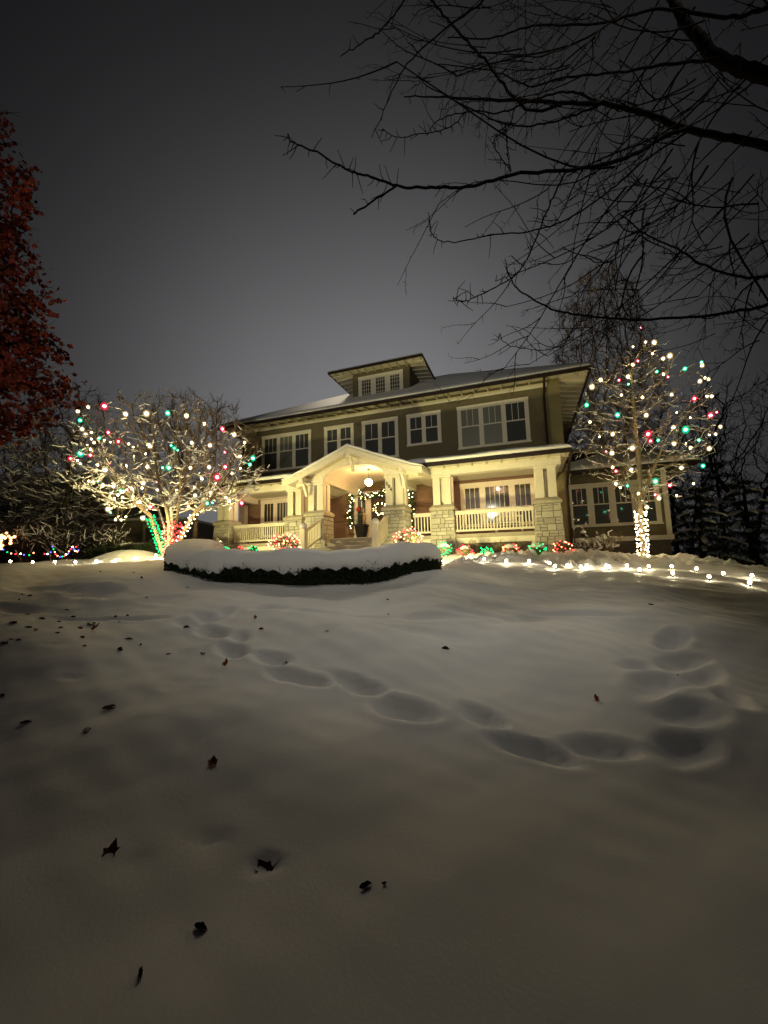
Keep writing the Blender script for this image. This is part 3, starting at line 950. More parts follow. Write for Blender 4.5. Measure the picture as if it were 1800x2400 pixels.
for i in range(len(xsF) - 1):
    a, c = xsF[i], xsF[i + 1]
    za, zc = archz(a + 1e-6), archz(c - 1e-6)
    fc.add([(a, G, za), (c, G, zc), (c, G, topz(c)), (a, G, topz(a)), (a, G + .30, za), (c, G + .30, zc), (c, G + .30, topz(c)), (a, G + .30, topz(a))],
           [(0, 1, 2, 3), (7, 6, 5, 4), (4, 5, 1, 0)])
fc.build('arched_gable', M['trim'], port)
# trims on the face: arch edge and rake frieze
ar = MB(); pts = [(ax0 + (ax1 - ax0) * (.5 - .5 * math.cos(PI * i / 40))) for i in range(41)]
for i in range(40):
    a, c = pts[i], pts[i + 1]
    ar.add([(a, G - .03, archz(a)), (c, G - .03, archz(c)), (c, G - .03, archz(c) + .05), (a, G - .03, archz(a) + .05), (a, G - .001, archz(a)), (c, G - .001, archz(c)), (c, G - .001, archz(c) + .05), (a, G - .001, archz(a) + .05)],
           [(0, 1, 2, 3), (4, 5, 1, 0), (3, 2, 6, 7)])
ar.build('arch_trim', M['trim'], port)
fz = [(x, z - th - .004) for x, z in prof[1:-1]]
strip(MB(), fz, [(x, z - .17) for x, z in fz], G - .035, G - .001).build('rake_frieze', M['trim'], port)
for bx in (-8.00, gx, -4.05):
    zt = topz(bx) - .012
    br = MB()
    br.box(bx - .07, bx + .07, GF + .052, G - .036, zt - .17, zt)
    br.box(bx - .10, bx + .10, GF + .052, GF + .13, zt - .25, zt - .17)
    q = []
    for i in range(9):
        t = i / 8
        yy = GF + .16 + (G - .07 - GF - .16) * t; zz = zt - .17 - .50 * (t ** 1.6) - .03
        q.append((bx, yy, zz))
    for i in range(8): br.bar(q[i], q[i + 1], .10, .11)
    br.build('bracket', M['trim'], port, bevel=.008)
# side beams of the portico and barrel vault
MB().box(-8.10, -7.34, G + .301, PY + .3, 2.702, 2.98).box(-4.80, -4.12, G + .301, PY + .3, 2.702, 2.98).box(-7.55, -7.32, PY + .3, -.01, 2.702, 2.98).box(-4.82, -4.60, PY + .3, -.01, 2.702, 2.98).build('entry_beam', M['trim'], port)
va = MB(); seg = 28
for i in range(seg):
    t0, t1 = PI * i / seg, PI * (i + 1) / seg
    cx = (ax0 + ax1) / 2; hwv = (ax1 - ax0) / 2 + .0
    f = lambda t: (cx - hwv * 1.0 * math.cos(t), az + .02 + (ah + .06) * (1 - abs(math.cos(t)) ** 2.3) ** (1 / 2.3))
    (xa, za), (xb, zb) = f(t0), f(t1)
    va.add([(xa, G + .302, za), (xb, G + .302, zb), (xb, -.004, zb), (xa, -.004, za)], [(0, 1, 2, 3)])
va.build('vaulted_ceiling', M['soffit'], port, smooth=True)

# --- steps and stair rails
st = MB()
for i, (yy, zz) in enumerate(((-3.25, .50), (-3.62, .34), (-3.99, .18), (-4.36, .02), (-4.73, -.14))):
    st.box(-7.28, -4.94, yy, -2.70 if i == 0 else yy + .37 + .02, -1.0 if i else -1.0, zz - .035 - .001 * i)
st.build('porch_step', M['deck'], house)
tr = MB(); sn = MB()
for i, (yy, zz) in enumerate(((-3.25, .50), (-3.62, .34), (-3.99, .18), (-4.36, .02), (-4.73, -.14))):
    tr.box(-7.30, -4.92, yy - .03, yy + .36 if i else -2.72, zz - .034, zz + .001 * i)
tr.build('stair_tread', M['deck'], house)
rs5 = random.Random(8)
for i, (yy, zz) in enumerate(((-3.25, .50), (-3.62, .34), (-3.99, .18), (-4.36, .02))):
    x = -7.25
    while x < -5.0:
        w = rs5.uniform(.08, .3); 
        if rs5.random() < .75: sn.box(x, min(x + w, -4.96), yy - .02, yy + .05 + rs5.random() * .12, zz + .004, zz + .018)
        x += w + rs5.uniform(0, .04)
sn.build('step_snow', M['snow'], house)
for xn in (-7.42, -4.72):
    rl = MB()
    A = Vector((xn, -4.88, .72)); B = Vector((xn, -3.72, 1.22))
    rl.bar(A, B, .10, .07)
    rl.bar(A + Vector((0, 0, -.66)), B + Vector((0, 0, -.66)), .06, .06)
    for i in range(10):
        p = A.lerp(B, (i + .5) / 10)
        rl.box(xn - .018, xn + .018, p.y - .02, p.y + .02, p.z - .64, p.z - .03)
    rl.build('stair_railing', M['trim'], house)
    nw = MB().box(xn - .10, xn + .10, -5.08, -4.88, -.9, .78)
    nw = nw.build('newel_post', M['trim'], house, bevel=.01)
    MB().lathe((xn, -4.98, .78), [(.135, 0), (.14, .05), (.12, .09), (.10, .13), (.055, .17), (.01, .185)], 16).build('newel_cap', M['trim'], nw, smooth=True)
    MB().lathe((xn, -4.98, .80), [(.142, .04), (.135, .10), (.115, .155), (.06, .20), (.01, .215)], 16).build('snow_cover', M['snow'], nw, smooth=True)

# --- downspouts
dsx = .98
MB().tube([(dsx, EY0 - .03, 6.66), (dsx, EY0 + .05, 6.56), (dsx, -.09, 6.35), (dsx, -.08, 6.2), (dsx, -.08, 4.15)], .05, 8).build('downspout', M['gutter'], house)
MB().tube([(XL + .22, EY0 - .03, 6.70), (XL + .2, EY0 + .1, 6.5), (XL + .14, -.12, 6.25), (XL + .14, -.10, 6.0), (XL + .14, -.10, 3.9)], .05, 8).build('downspout', M['gutter'], house)
MB().tube([(RX1 + .05, -3.43, 2.95), (RX1 + .0, -3.2, 2.80), (XR + .0, -.18, 2.45), (XR + .0, -.10, 2.2), (XR + .0, -.10, -1.0)], .048, 8).build('downspout', M['gutter'], house)
MB().tube([(XR + .11, -.08, 2.9), (XR + .11, -.08, -1.0)], .014, 6).build('cable_conduit', M['trim'], house)

# --- entrance
dr = MB().box(-6.79, -5.86, -.03, .0, ZD, 2.62).build('front_door', M['door'], house)
MB().box(-6.68, -5.97, -.045, -.031, 2.0, 2.5).box(-6.68, -6.36, -.045, -.031, .62, 1.85).box(-6.29, -5.97, -.045, -.031, .62, 1.85).build('door_panel', M['door'], dr, bevel=.008)
MB().lathe((-6.70, -.07, 1.45), [(.012, 0), (.028, .01), (.03, .03), (.012, .045)], 10).build('door_knob', M['black'], dr)
MB().box(-7.02, -6.79, -.09, 0, ZD, 2.72).box(-5.86, -5.66, -.09, 0, ZD, 2.72).box(-7.66, -5.08, -.10, 0, 2.62, 2.86).box(-7.66, -7.52, -.08, 0, ZD, 2.62).box(-5.22, -5.08, -.08, 0, ZD, 2.62).build('door_surround', M['trim'], house)
for a, c in ((-7.52, -7.02), (-5.66, -5.22)):
    sd = MB().box(a, a + .05, -.05, 0, 1.05, 2.62).box(c - .05, c, -.05, 0, 1.05, 2.62).box(a + .05, c - .05, -.05, 0, 1.80, 1.85).box((a + c) / 2 - .02, (a + c) / 2 + .02, -.05, -.002, 1.85, 2.62).box(a, c, -.07, 0, .95, 1.05)
    sd = sd.build('sidelight', M['trim'], house)
    MB().add([(a + .05, -.02, 1.05), (c - .05, -.02, 1.05), (c - .05, -.02, 2.62), (a + .05, -.02, 2.62)], [(0, 1, 2, 3)]).build('pane', M['glass'], sd)


# ------------------------------------------------------------------ house number
def text_mesh(ch, size, x, y, z, m, parent, name):
    cu = bpy.data.curves.new(name, 'FONT'); cu.body = ch; cu.size = size; cu.extrude = .008; cu.offset = .004
    tmp = bpy.data.objects.new('tmp_text', cu); COL.objects.link(tmp)
    dg = bpy.context.evaluated_depsgraph_get()
    me = bpy.data.meshes.new_from_object(tmp.evaluated_get(dg))
    bpy.data.objects.remove(tmp)
    me.transform(Matrix.Translation((x, y, z)) @ Matrix.Rotation(PI / 2, 4, 'X'))
    me.materials.clear(); me.materials.append(m)
    me.name = name
    return link(name, me, parent)


for ch, xx, zz in (('5', -4.80, 2.36), ('0', -4.72, 2.25), ('4', -4.65, 2.13)):
    text_mesh(ch, .17, xx, -3.69 + .09 - .012, zz, M['black'], house, 'house_number')

# ------------------------------------------------------------------ bulbs
def ico(r, sub=1):
    import bmesh
    bm = bmesh.new(); bmesh.ops.create_icosphere(bm, subdivisions=sub, radius=r)
    v = [tuple(q.co) for q in bm.verts]; f = [tuple(x.index for x in q.verts) for q in bm.faces]; bm.free()
    return v, f


def bulb_mesh(k, r):
    v1, f1 = ico(r, 2); v2, f2 = ico(r * .52, 1)
    v1 = [(x, y, z * 1.25) for x, y, z in v1]
    me = bpy.data.meshes.new('bulb')
    n = len(v1)
    me.from_pydata(v1 + v2, [], f1 + [tuple(i + n for i in q) for q in f2])
    me.materials.append(M['shell' + k]); me.materials.append(M['core' + k])
    me.polygons.foreach_set('material_index', [0] * len(f1) + [1] * len(f2))
    me.update()
    return me


def mini_mesh(k, r):
    v, f = ico(r, 1)
    me = bpy.data.meshes.new('mini_bulb'); me.from_pydata(v, [], f); me.materials.append(M['mini' + k]); me.update()
    return me


BIG = {k: bulb_mesh(k, .066 if k == 'W' else .078) for k in 'WGR'}
SML = {k: bulb_mesh(k, .045 if k == 'W' else .048) for k in 'WGR'}
MINI = {k: mini_mesh(k, .021) for k in 'WGRBP'}


def put(name, me, p, parent):
    o = link(name, me, parent); o.location = tuple(float(a) for a in p)
    return o


# ------------------------------------------------------------------ tree machinery
def colonize(attr, nodes, parents, step, infl, kill, iters=90, bias=(0, 0, 0), jit=.12, seed=0):
    rng = np.random.RandomState(seed)
    nodes = [np.array(p, float) for p in nodes]; parents = list(parents)
    attr = np.array(attr, float); bias = np.array(bias, float)
    bd = np.full(len(attr), 1e9); bi = np.zeros(len(attr), int)
    done = 0
    for it in range(iters):
        new = np.array(nodes[done:]);
        if len(new) and len(attr):
            d = np.sqrt(((attr[:, None] - new[None]) ** 2).sum(-1))
            j = d.argmin(1); dm = d[np.arange(len(attr)), j]
            up = dm < bd
            bd[up] = dm[up]; bi[up] = j[up] + done
        done = len(nodes)
        keep = bd > kill
        attr = attr[keep]; bd = bd[keep]; bi = bi[keep]
        act = bd < infl
        if not act.any(): break
        P = np.array(nodes)
        dv = attr[act] - P[bi[act]]; dv /= np.linalg.norm(dv, axis=1)[:, None] + 1e-9
        ids = bi[act]; uq = np.unique(ids); added = 0
        for q in uq:
            v = dv[ids == q].sum(0); v = v / (np.linalg.norm(v) + 1e-9) + bias + rng.normal(0, jit, 3)
            v /= np.linalg.norm(v) + 1e-9
            p = P[q] + v * step
            nodes.append(p); parents.append(int(q)); added += 1
        if not added: break
    return np.array(nodes), np.array(parents)


def radii(nodes, parents, tip, p=2.3, rmax=9):
    acc = np.zeros(len(nodes))
    for i in range(len(nodes) - 1, -1, -1):
        r = max(acc[i], tip ** p); acc[i] = r
        if parents[i] >= 0: acc[parents[i]] += r
    return np.minimum(acc ** (1 / p), rmax)


def seg_mesh(name, A, B, ra, rb, m, parent=None, sides=4, up=0.0):
    A = np.asarray(A, float); B = np.asarray(B, float)
    d = B - A; L = np.linalg.norm(d, axis=1)[:, None] + 1e-9; d = d / L
    ref = np.where(np.abs(d[:, 2:3]) < .9, np.array([[0, 0, 1.]]), np.array([[1., 0, 0]]))
    a = np.cross(d, ref); a /= np.linalg.norm(a, axis=1)[:, None]
    b = np.cross(d, a)
    B = B + d * np.minimum(rb, 1)[:, None] * .35
    vs = []
    for P_, R_ in ((A, ra), (B, rb)):
        for k in range(sides):
            t = 2 * PI * (k + .5) / sides
            vs.append(P_ + (a * math.cos(t) + b * math.sin(t)) * np.asarray(R_)[:, None] + np.array([0, 0, up]))
    V = np.stack(vs, 1)                      # n, 2*sides, 3
    n = len(A); o = np.arange(n)[:, None] * (2 * sides)
    F = []
    for k in range(sides):
        k2 = (k + 1) % sides
        F.append(np.concatenate([o + k, o + k2, o + sides + k2, o + sides + k], 1))
    F = np.stack(F, 1).reshape(-1, 4)
    return npmesh(name, V.reshape(-1, 3), F, m, parent, smooth=True)


def twigs(nodes, parents, rad_, n, ln, seed, up=.3, thr=.02):
    """extra fine twigs off the thin nodes"""
    rng = np.random.RandomState(seed)
    idx = np.where(rad_ < thr)[0]; idx = idx[parents[idx] >= 0]
    A, B, ra, rb = [], [], [], []
    for i in rng.choice(idx, n):
        d = nodes[i] - nodes[parents[i]]; d /= np.linalg.norm(d) + 1e-9
        v = d + rng.normal(0, .55, 3) + np.array([0, 0, up]); v /= np.linalg.norm(v)
        l = ln * rng.uniform(.4, 1.2); p = nodes[i]
        mid = p + v * l * .5; v2 = v + rng.normal(0, .25, 3) + np.array([0, 0, up * .6]); v2 /= np.linalg.norm(v2)
        e = mid + v2 * l * .5; r0 = rad_[i] * .75
        A += [p, mid]; B += [mid, e]; ra += [r0, r0 * .7]; rb += [r0 * .7, r0 * .35]
        if rng.rand() < .5:
            v3 = v + rng.normal(0, .6, 3); v3 /= np.linalg.norm(v3)
            A.append(mid); B.append(mid + v3 * l * .45); ra.append(r0 * .6); rb.append(r0 * .3)
    return np.array(A), np.array(B), np.array(ra), np.array(rb)


def polyline_nodes(paths, step):
    """paths of world points, all starting at the same root"""
    nodes = [np.array(paths[0][0], float)]; parents = [-1]
    for pth in paths:
        prev = 0
        for a, c in zip(pth[:-1], pth[1:]):
            a = np.array(a, float); c = np.array(c, float)
            n = max(1, int(round(np.linalg.norm(c - a) / step)))
            for k in range(1, n + 1):
                nodes.append(a + (c - a) * k / n); parents.append(prev); prev = len(nodes) - 1
    return nodes, parents


def blob(n, c, prof, seed, hollow=.0, sq=1.0):
    """attraction points in a body of revolution: prof = [(z, radius)]"""
    rng = np.random.RandomState(seed)
    z = np.array([p[0] for p in prof]); r = np.array([p[1] for p in prof])
    out_ = []
    while len(out_) < n:
        zz = rng.uniform(z.min(), z.max()); R = np.interp(zz, z, r)
        if rng.rand() > (R / r.max()) ** 1.2 + .02: continue
        q = math.sqrt(rng.uniform(hollow, 1)) * R; t = rng.uniform(0, 2 * PI)
        out_.append((c[0] + q * math.cos(t), c[1] + q * math.sin(t) * sq, c[2] + zz))
    return np.array(out_)


def make_tree(name, label, cat, root, paths, attr, step, infl, kill, tip, m, seed, group=None, tw=(0, .3), p=2.3, bias=(0, 0, .05), sides=5, snow=None, thick=.045, jit=.12):
    t = thing(name, label, cat, root, group)
    nd, pr = polyline_nodes(paths, step)
    nd, pr = colonize(attr, nd, pr, step, infl, kill, bias=bias, seed=seed, jit=jit)
    rr = radii(nd, pr, tip, p)
    i = np.where(pr >= 0)[0]
    big = i[rr[i] >= thick]; sm = i[rr[i] < thick]
    if len(big): seg_mesh('trunk', nd[pr[big]], nd[big], np.minimum(rr[pr[big]], rr[big] * 1.25), rr[big], m, t, 8)
    A, B, ra, rb = nd[pr[sm]], nd[sm], np.minimum(rr[pr[sm]], rr[sm] * 1.3), rr[sm]
    if tw[0]:
        a2, b2, c2, d2 = twigs(nd, pr, rr, tw[0], tw[1], seed + 1, thr=tip * 2.2)
        A = np.concatenate([A, a2]); B = np.concatenate([B, b2]); ra = np.concatenate([ra, c2]); rb = np.concatenate([rb, d2])
    cr = seg_mesh('crown', A, B, ra, rb, m, t, 4)
    if snow:
        hf = (.5 * (A + B)[:, 2] - nd[:, 2].min()) / np.ptp(nd[:, 2]); d = B - A; L = np.linalg.norm(d, axis=1); flat = np.abs(d[:, 2]) / (L + 1e-9) < .75
        rng = np.random.RandomState(seed + 5); flat &= rng.rand(len(A)) < snow[0] * (np.clip(2.4 * (.88 - hf), .05, 1.6) if len(snow) > 3 else 1)
        w = np.maximum(ra[flat] * snow[1], snow[2]) * rng.uniform(.7, 1.25, flat.sum())
        seg_mesh('branch_snow', A[flat], B[flat], w, w * .9, M['snow'], cr, 5, up=snow[2] * .9)
    return t, nd, pr, rr


def gp(xp, D):
    """point on the ground under photo column xp at depth D"""
    p = at(xp, 1316, D); return np.array([p[0], p[1], gz(p[0], p[1])])


# ------------------------------------------------------------------ lit spreading tree on the left
r0 = gp(394, 12.0); r0[2] = at(394, 1312, 12.0)[2]
P_ = lambda x, y, D: at(x, y, D)
stems = [[r0, P_(378, 1288, 12.0), P_(367, 1252, 11.9), P_(352, 1208, 11.7), P_(320, 1180, 11.5)],
         [r0, P_(388, 1280, 12.2), P_(386, 1240, 12.4), P_(372, 1196, 12.7)],
         [r0, P_(406, 1268, 11.9), P_(413, 1226, 11.8), P_(420, 1176, 11.8)],
         [r0, P_(418, 1275, 12.0), P_(437, 1235, 12.0), P_(458, 1200, 11.9), P_(490, 1172, 11.8)],
         [r0, P_(402, 1262, 12.3), P_(402, 1215, 12.6), P_(398, 1168, 13.0)],
         [r0, P_(396, 1262, 11.6), P_(396, 1222, 11.2), P_(388, 1180, 10.7)]]
bulbsL = [('W', 340, 172, 1), ('W', 262, 203, 1), ('R', 462, 166, 1), ('G', 280, 272, 1), ('W', 620, 225, 1), ('W', 776, 222, 1), ('G', 935, 218, 1), ('W', 1075, 238, 1), ('W', 1210, 298, 0), ('R', 1343, 336, 1),
          ('W', 1432, 378, 1), ('W', 1510, 438, 1), ('W', 295, 338, 1), ('W', 320, 380, 1), ('W', 365, 362, 0), ('W', 365, 412, 0), ('W', 385, 438, 0), ('W', 335, 457, 0), ('W', 357, 487, 0), ('G', 421, 403, 0),
          ('W', 460, 420, 0), ('W', 508, 434, 0), ('R', 490, 362, 1), ('R', 567, 430, 1), ('W', 643, 448, 0), ('W', 677, 471, 0), ('W', 802, 462, 1), ('W', 1115, 440, 0), ('W', 1250, 460, 1), ('W', 770, 522, 0),
          ('G', 283, 518, 1), ('R', 357, 531, 1), ('R', 210, 560, 1), ('W', 235, 582, 0), ('W', 260, 572, 0), ('W', 280, 598, 0), ('W', 410, 605, 1), ('R', 503, 592, 0), ('W', 466, 642, 1), ('W', 490, 658, 0),
          ('W', 625, 608, 0), ('W', 780, 618, 1), ('G', 897, 626, 0), ('G', 943, 627, 1), ('W', 1105, 627, 1), ('W', 1245, 622, 1), ('R', 1363, 510, 0), ('W', 1475, 541, 1), ('G', 1573, 555, 1), ('G', 1550, 602, 0),
          ('R', 1365, 620, 1), ('W', 1477, 632, 0), ('R', 1305, 697, 1), ('W', 1415, 671, 0), ('W', 432, 697, 1), ('W', 375, 710, 0), ('W', 345, 725, 0), ('W', 378, 733, 0), ('G', 415, 725, 0), ('W', 450, 757, 1),
          ('W', 527, 765, 0), ('G', 585, 798, 1), ('R', 632, 790, 0), ('W', 672, 780, 1), ('W', 752, 742, 1), ('W', 743, 778, 0), ('R', 853, 735, 0), ('W', 860, 788, 1), ('W', 1000, 793, 0), ('W', 1190, 708, 1),
          ('W', 1295, 745, 0), ('W', 1138, 775, 0), ('W', 1140, 833, 1), ('W', 1255, 812, 1), ('W', 1370, 850, 0), ('W', 1395, 875, 1), ('R', 1487, 890, 1), ('G', 1230, 892, 1), ('G', 1270, 888, 0), ('W', 1090, 918, 0),
          ('W', 957, 928, 0), ('R', 805, 918, 1), ('G', 487, 882, 0), ('W', 515, 820, 0), ('W', 562, 830, 0), ('W', 597, 848, 0), ('W', 535, 855, 0), ('W', 595, 880, 0), ('W', 665, 897, 0), ('W', 697, 878, 0),
          ('W', 490, 935, 1), ('G', 508, 962, 0), ('W', 545, 1015, 0), ('W', 587, 1015, 0), ('W', 622, 993, 0), ('W', 750, 1003, 1), ('G', 588, 692, 0), ('G', 960, 460, 0), ('G', 985, 480, 0), ('G', 1010, 495, 0)]
bulbsR = [('R', 708, 88, 0), ('W', 743, 197, 0), ('W', 808, 200, 1), ('W', 650, 233, 0), ('W', 797, 282, 0), ('W', 925, 300, 1), ('W', 875, 320, 1), ('R', 686, 338, 0), ('W', 648, 366, 0), ('W', 1167, 372, 1),
          ('G', 1162, 348, 0), ('G', 1038, 396, 1), ('G', 828, 418, 0), ('W', 878, 438, 0), ('R', 911, 458, 0), ('W', 612, 455, 1), ('R', 545, 482, 0), ('G', 615, 512, 0), ('W', 408, 480, 1), ('W', 343, 532, 1),
          ('G', 303, 668, 1), ('W', 328, 795, 0), ('W', 1190, 465, 1), ('W', 1150, 490, 1), ('W', 1215, 475, 0), ('W', 721, 610, 1), ('W', 563, 592, 0), ('W', 938, 590, 0), ('R', 1108, 620, 1), ('W', 1203, 602, 0),
          ('W', 1238, 602, 0), ('G', 534, 742, 1), ('W', 748, 745, 1), ('W', 977, 723, 0), ('R', 1275, 722, 0), ('R', 1230, 745, 1), ('W', 1078, 763, 0), ('W', 952, 835, 1), ('G', 1043, 852, 1), ('W', 1303, 830, 1),
          ('W', 497, 886, 1), ('R', 762, 885, 1), ('R', 780, 937, 1), ('G', 838, 932, 0), ('W', 398, 905, 0), ('W', 1220, 890, 0), ('W', 1267, 885, 0), ('W', 1045, 955, 0), ('W', 957, 957, 1), ('G', 1142, 930, 0),
          ('W', 1080, 988, 1), ('W', 1220, 993, 1), ('W', 645, 990, 1), ('R', 450, 1015, 0), ('W', 493, 1028, 1), ('G', 1173, 1123, 1), ('W', 1012, 1137, 1), ('W', 497, 1133, 0), ('R', 522, 1162, 1), ('W', 637, 1152, 1),
          ('G', 818, 1238, 1), ('R', 925, 1268, 1), ('W', 1102, 1256, 0), ('W', 522, 1256, 0), ('W', 555, 1285, 0), ('G', 607, 1272, 0), ('W', 690, 1330, 1), ('R', 815, 1338, 0), ('W', 843, 1365, 1), ('W', 977, 1345, 0), ('W', 752, 1432, 1)]


def bulb_points(lst, x0, y0, sc, D0, cx, R, seed):
    """lift every bulb of a string to a point on the near or far side of its crown"""
    rng = np.random.RandomState(seed); o = []
    for k, x, y, b in lst:
        X = x0 + x * sc; Y = y0 + y * sc
        u = min(1, abs((X - cx) / 937 * D0) / R)
        dep = math.sqrt(max(0.03, 1 - u * u)) * R * .8
        o.append((k, at(X, Y, D0 + dep * (rng.uniform(-1, .25) if b else rng.uniform(-.9, .9))), b))
    return o


BL = bulb_points(bulbsL, 100, 900, .31344, 12.0, 385, 2.85, 1)
BR = bulb_points(bulbsR, 1280, 740, .31344, 12.2, 1530, 2.1, 2)
c0 = at(392, 1316, 12.0); c0[2] = r0[2]
attr = blob(1250, c0, [(1.5, 1.7), (2.0, 2.6), (2.6, 2.85), (3.4, 2.8), (4.2, 2.45), (4.8, 1.6), (5.1, .9)], 11, hollow=.06)
attr = np.concatenate([attr, np.array([p for _, p, _ in BL])])
treeL, nL, pL, rL = make_tree('lit_spreading_tree', 'low wide multi stemmed tree hung with coloured bulbs, left of the house', 'tree', tuple(r0), stems, attr, .14, 1.6, .2, .0075, M['bark_snowy'], 3,
                              tw=(1500, .28), p=2.25, bias=(0, 0, .02), snow=(.62, 1.35, .019, 1), thick=.035)

# ------------------------------------------------------------------ lit upright tree on the right
q0 = gp(1509, 12.2); q0[2] = at(1509, 1308, 12.2)[2]
paths = [[q0, P_(1504, 1240, 12.2), P_(1500, 1190, 12.2), P_(1478, 1150, 12.3), P_(1466, 1090, 12.4)],
         [q0, P_(1504, 1240, 12.2), P_(1500, 1190, 12.2), P_(1512, 1150, 12.1), P_(1535, 1090, 12.0), P_(1560, 1030, 11.9)],
         [q0, P_(1504, 1240, 12.2), P_(1500, 1190, 12.2), P_(1500, 1120, 12.3), P_(1492, 1030, 12.4), P_(1482, 920, 12.4)]]
c1 = at(1528, 1316, 12.2); c1[2] = q0[2]
attr = blob(800, c1, [(1.6, .45), (2.3, 1.2), (3.2, 1.9), (4.4, 2.05), (5.3, 1.75), (6.2, 1.2), (6.9, .4)], 21, hollow=.05)
attr = np.concatenate([attr, np.array([p for _, p, _ in BR])])
treeR, nR, pR, rR = make_tree('lit_upright_tree', 'bare round headed tree hung with coloured bulbs in front of the side wing', 'tree', tuple(q0), paths, attr, .16, 1.5, .23, .0065, M['bark_pale'], 5,
                              tw=(1200, .34), p=2.25, bias=(0, 0, .20), snow=(.34, 1.1, .009), thick=.04)


def string(name, label, pts, parent_nodes, group, root):
    t = thing(name, label, 'light string', tuple(root), group)
    P = np.array([p for _, p, _ in pts])
    A, B = [], []
    # each bulb hangs on a short lead from the nearest branch; cable hops to the nearest neighbour bulb
    for i, (k, p, b) in enumerate(pts):
        me = (BIG if b else SML)[k]
        q_ = put('bulb', me, p, t); s_ = .75 + .45 * ((i * 37) % 11) / 10; q_.scale = (s_, s_, s_)
    left = set(range(1, len(P))); cur = 0
    while left:
        j = min(left, key=lambda q: ((P[q] - P[cur]) ** 2).sum()); left.discard(j)
        m_ = (P[cur] + P[j]) / 2 - np.array([0, 0, .05]); A += [P[cur], m_]; B += [m_, P[j]]; cur = j
    r = np.full(len(A), .004)
    seg_mesh('cable', np.array(A), np.array(B), r, r, M['cable'], t, 3)
    return t


string('light_string', 'large red, green and warm white bulbs strung through the wide snowy tree on the left', BL[:100], nL, 'bulb strings in the trees', r0 + np.array([0, 0, 2.0]))
string('light_string', 'red, green and warm white bulbs strung through the upright tree by the side wing', BR[:100], nR, 'bulb strings in the trees', q0 + np.array([0, 0, 2.0]))


def wrap(name, label, pth, r_, turns, n, k, seed, group='mini lights wound round tree stems', mix=None, cat='light string'):
    rng = random.Random(seed)
    pth = [np.array(p) for p in pth]
    L = [0]
    for a, c in zip(pth[:-1], pth[1:]): L.append(L[-1] + np.linalg.norm(c - a))
    t = thing(name, label, cat, tuple(pth[0]), group)
    pts = []
    for i in range(n):
        s = L[-1] * (i + .5) / n
        j = max(a for a in range(len(L)) if L[a] <= s); j = min(j, len(pth) - 2)
        u = (s - L[j]) / (L[j + 1] - L[j]); c = pth[j] + (pth[j + 1] - pth[j]) * u
        d = (pth[j + 1] - pth[j]) / np.linalg.norm(pth[j + 1] - pth[j])
        a = np.cross(d, [0.0, 1, 0]); a /= np.linalg.norm(a); b = np.cross(d, a)
        th_ = 2 * PI * turns * (i + .5) / n + rng.uniform(-.3, .3)
        q = c + (a * math.cos(th_) + b * math.sin(th_)) * (r_ + rng.uniform(0, .03)) + d * rng.uniform(-.03, .03)
        pts.append(q)
        kk = k if mix is None or rng.random() > mix[1] else mix[0]
        put('bulb', MINI[kk], q, t)
    MB().tube([tuple(p) for p in pts], .004, 3).build('cable', M['cable'], t)
    return t


wrap('trunk_light_string', 'green mini lights wound round the leftmost stem of the wide tree', stems[0][:4], .10, 17, 86, 'G', 1)
wrap('trunk_light_string', 'red mini lights wound round the front middle stem of the wide tree', [r0 + np.array([0, 0, .1])] + stems[2][1:3], .13, 14, 92, 'R', 2)
wrap('trunk_light_string', 'red mini lights wound round the inner stem of the wide tree', [stems[5][0] + np.array([0.03, 0, .15])] + stems[5][1:3], .10, 11, 50, 'R', 3, mix=('P', .3))
wrap('trunk_light_string', 'warm white mini lights wound round the rightmost stem of the wide tree', [stems[3][0] + np.array([.05, 0, .15])] + stems[3][1:4], .07, 10, 40, 'W', 4)
wrap('trunk_light_string', 'peach mini lights wound round the back left stem of the wide tree', [stems[1][0] + np.array([0, 0, .08])] + [stems[1][1], stems[1][2]], .08, 10, 34, 'P', 5)
wrap('trunk_light_string', 'dense warm white mini lights wound round the single trunk by the side wing', [q0 + np.array([0, 0, .02]), paths[0][1], paths[0][2] - np.array([0, 0, .08])], .135, 13, 100, 'W', 6)


# ------------------------------------------------------------------ leaf clumps (small quads)
def leaf_cloud(name, P, N, size, m, parent, seed, shape='quad', droop=0.0):
    rng = np.random.RandomState(seed); n = len(P)
    d = rng.normal(0, 1, (n, 3)) + np.asarray(N) * 1.0; d /= np.linalg.norm(d, axis=1)[:, None]
    a = np.cross(d, rng.normal(0, 1, (n, 3))); a /= np.linalg.norm(a, axis=1)[:, None]
    b = np.cross(d, a)
    s = size * rng.uniform(.6, 1.35, (n, 1))
    P = np.asarray(P)
    if shape == 'quad':
        V = np.stack([P - a * s * .5, P + d * 0 + b * s * .28, P + a * s * .5, P - b * s * .28], 1)
        F = np.arange(n * 4).reshape(-1, 4)
        return npmesh(name, V.reshape(-1, 3), F, m, parent)
    if shape == 'needle':
        e = P + d * s
        V = np.stack([P - a * s * .09, P + a * s * .09, e], 1)
        return npmesh(name, V.reshape(-1, 3), np.arange(n * 3).reshape(-1, 3), m, parent)
    if shape == 'maple':
        out_ = []
        for rr, an in MAPLE:
            out_.append(P + (a * math.cos(an) + b * math.sin(an)) * s * rr + d * s * .12 * (rr - .3))
        V = np.stack(out_, 1); k = len(MAPLE)
        F = []
        o = np.arange(n)[:, None] * (k)
        for i in range(1, k - 1): F.append(np.concatenate([o, o + i, o + i + 1], 1))
        return npmesh(name, V.reshape(-1, 3), np.concatenate(F, 0), m, parent)


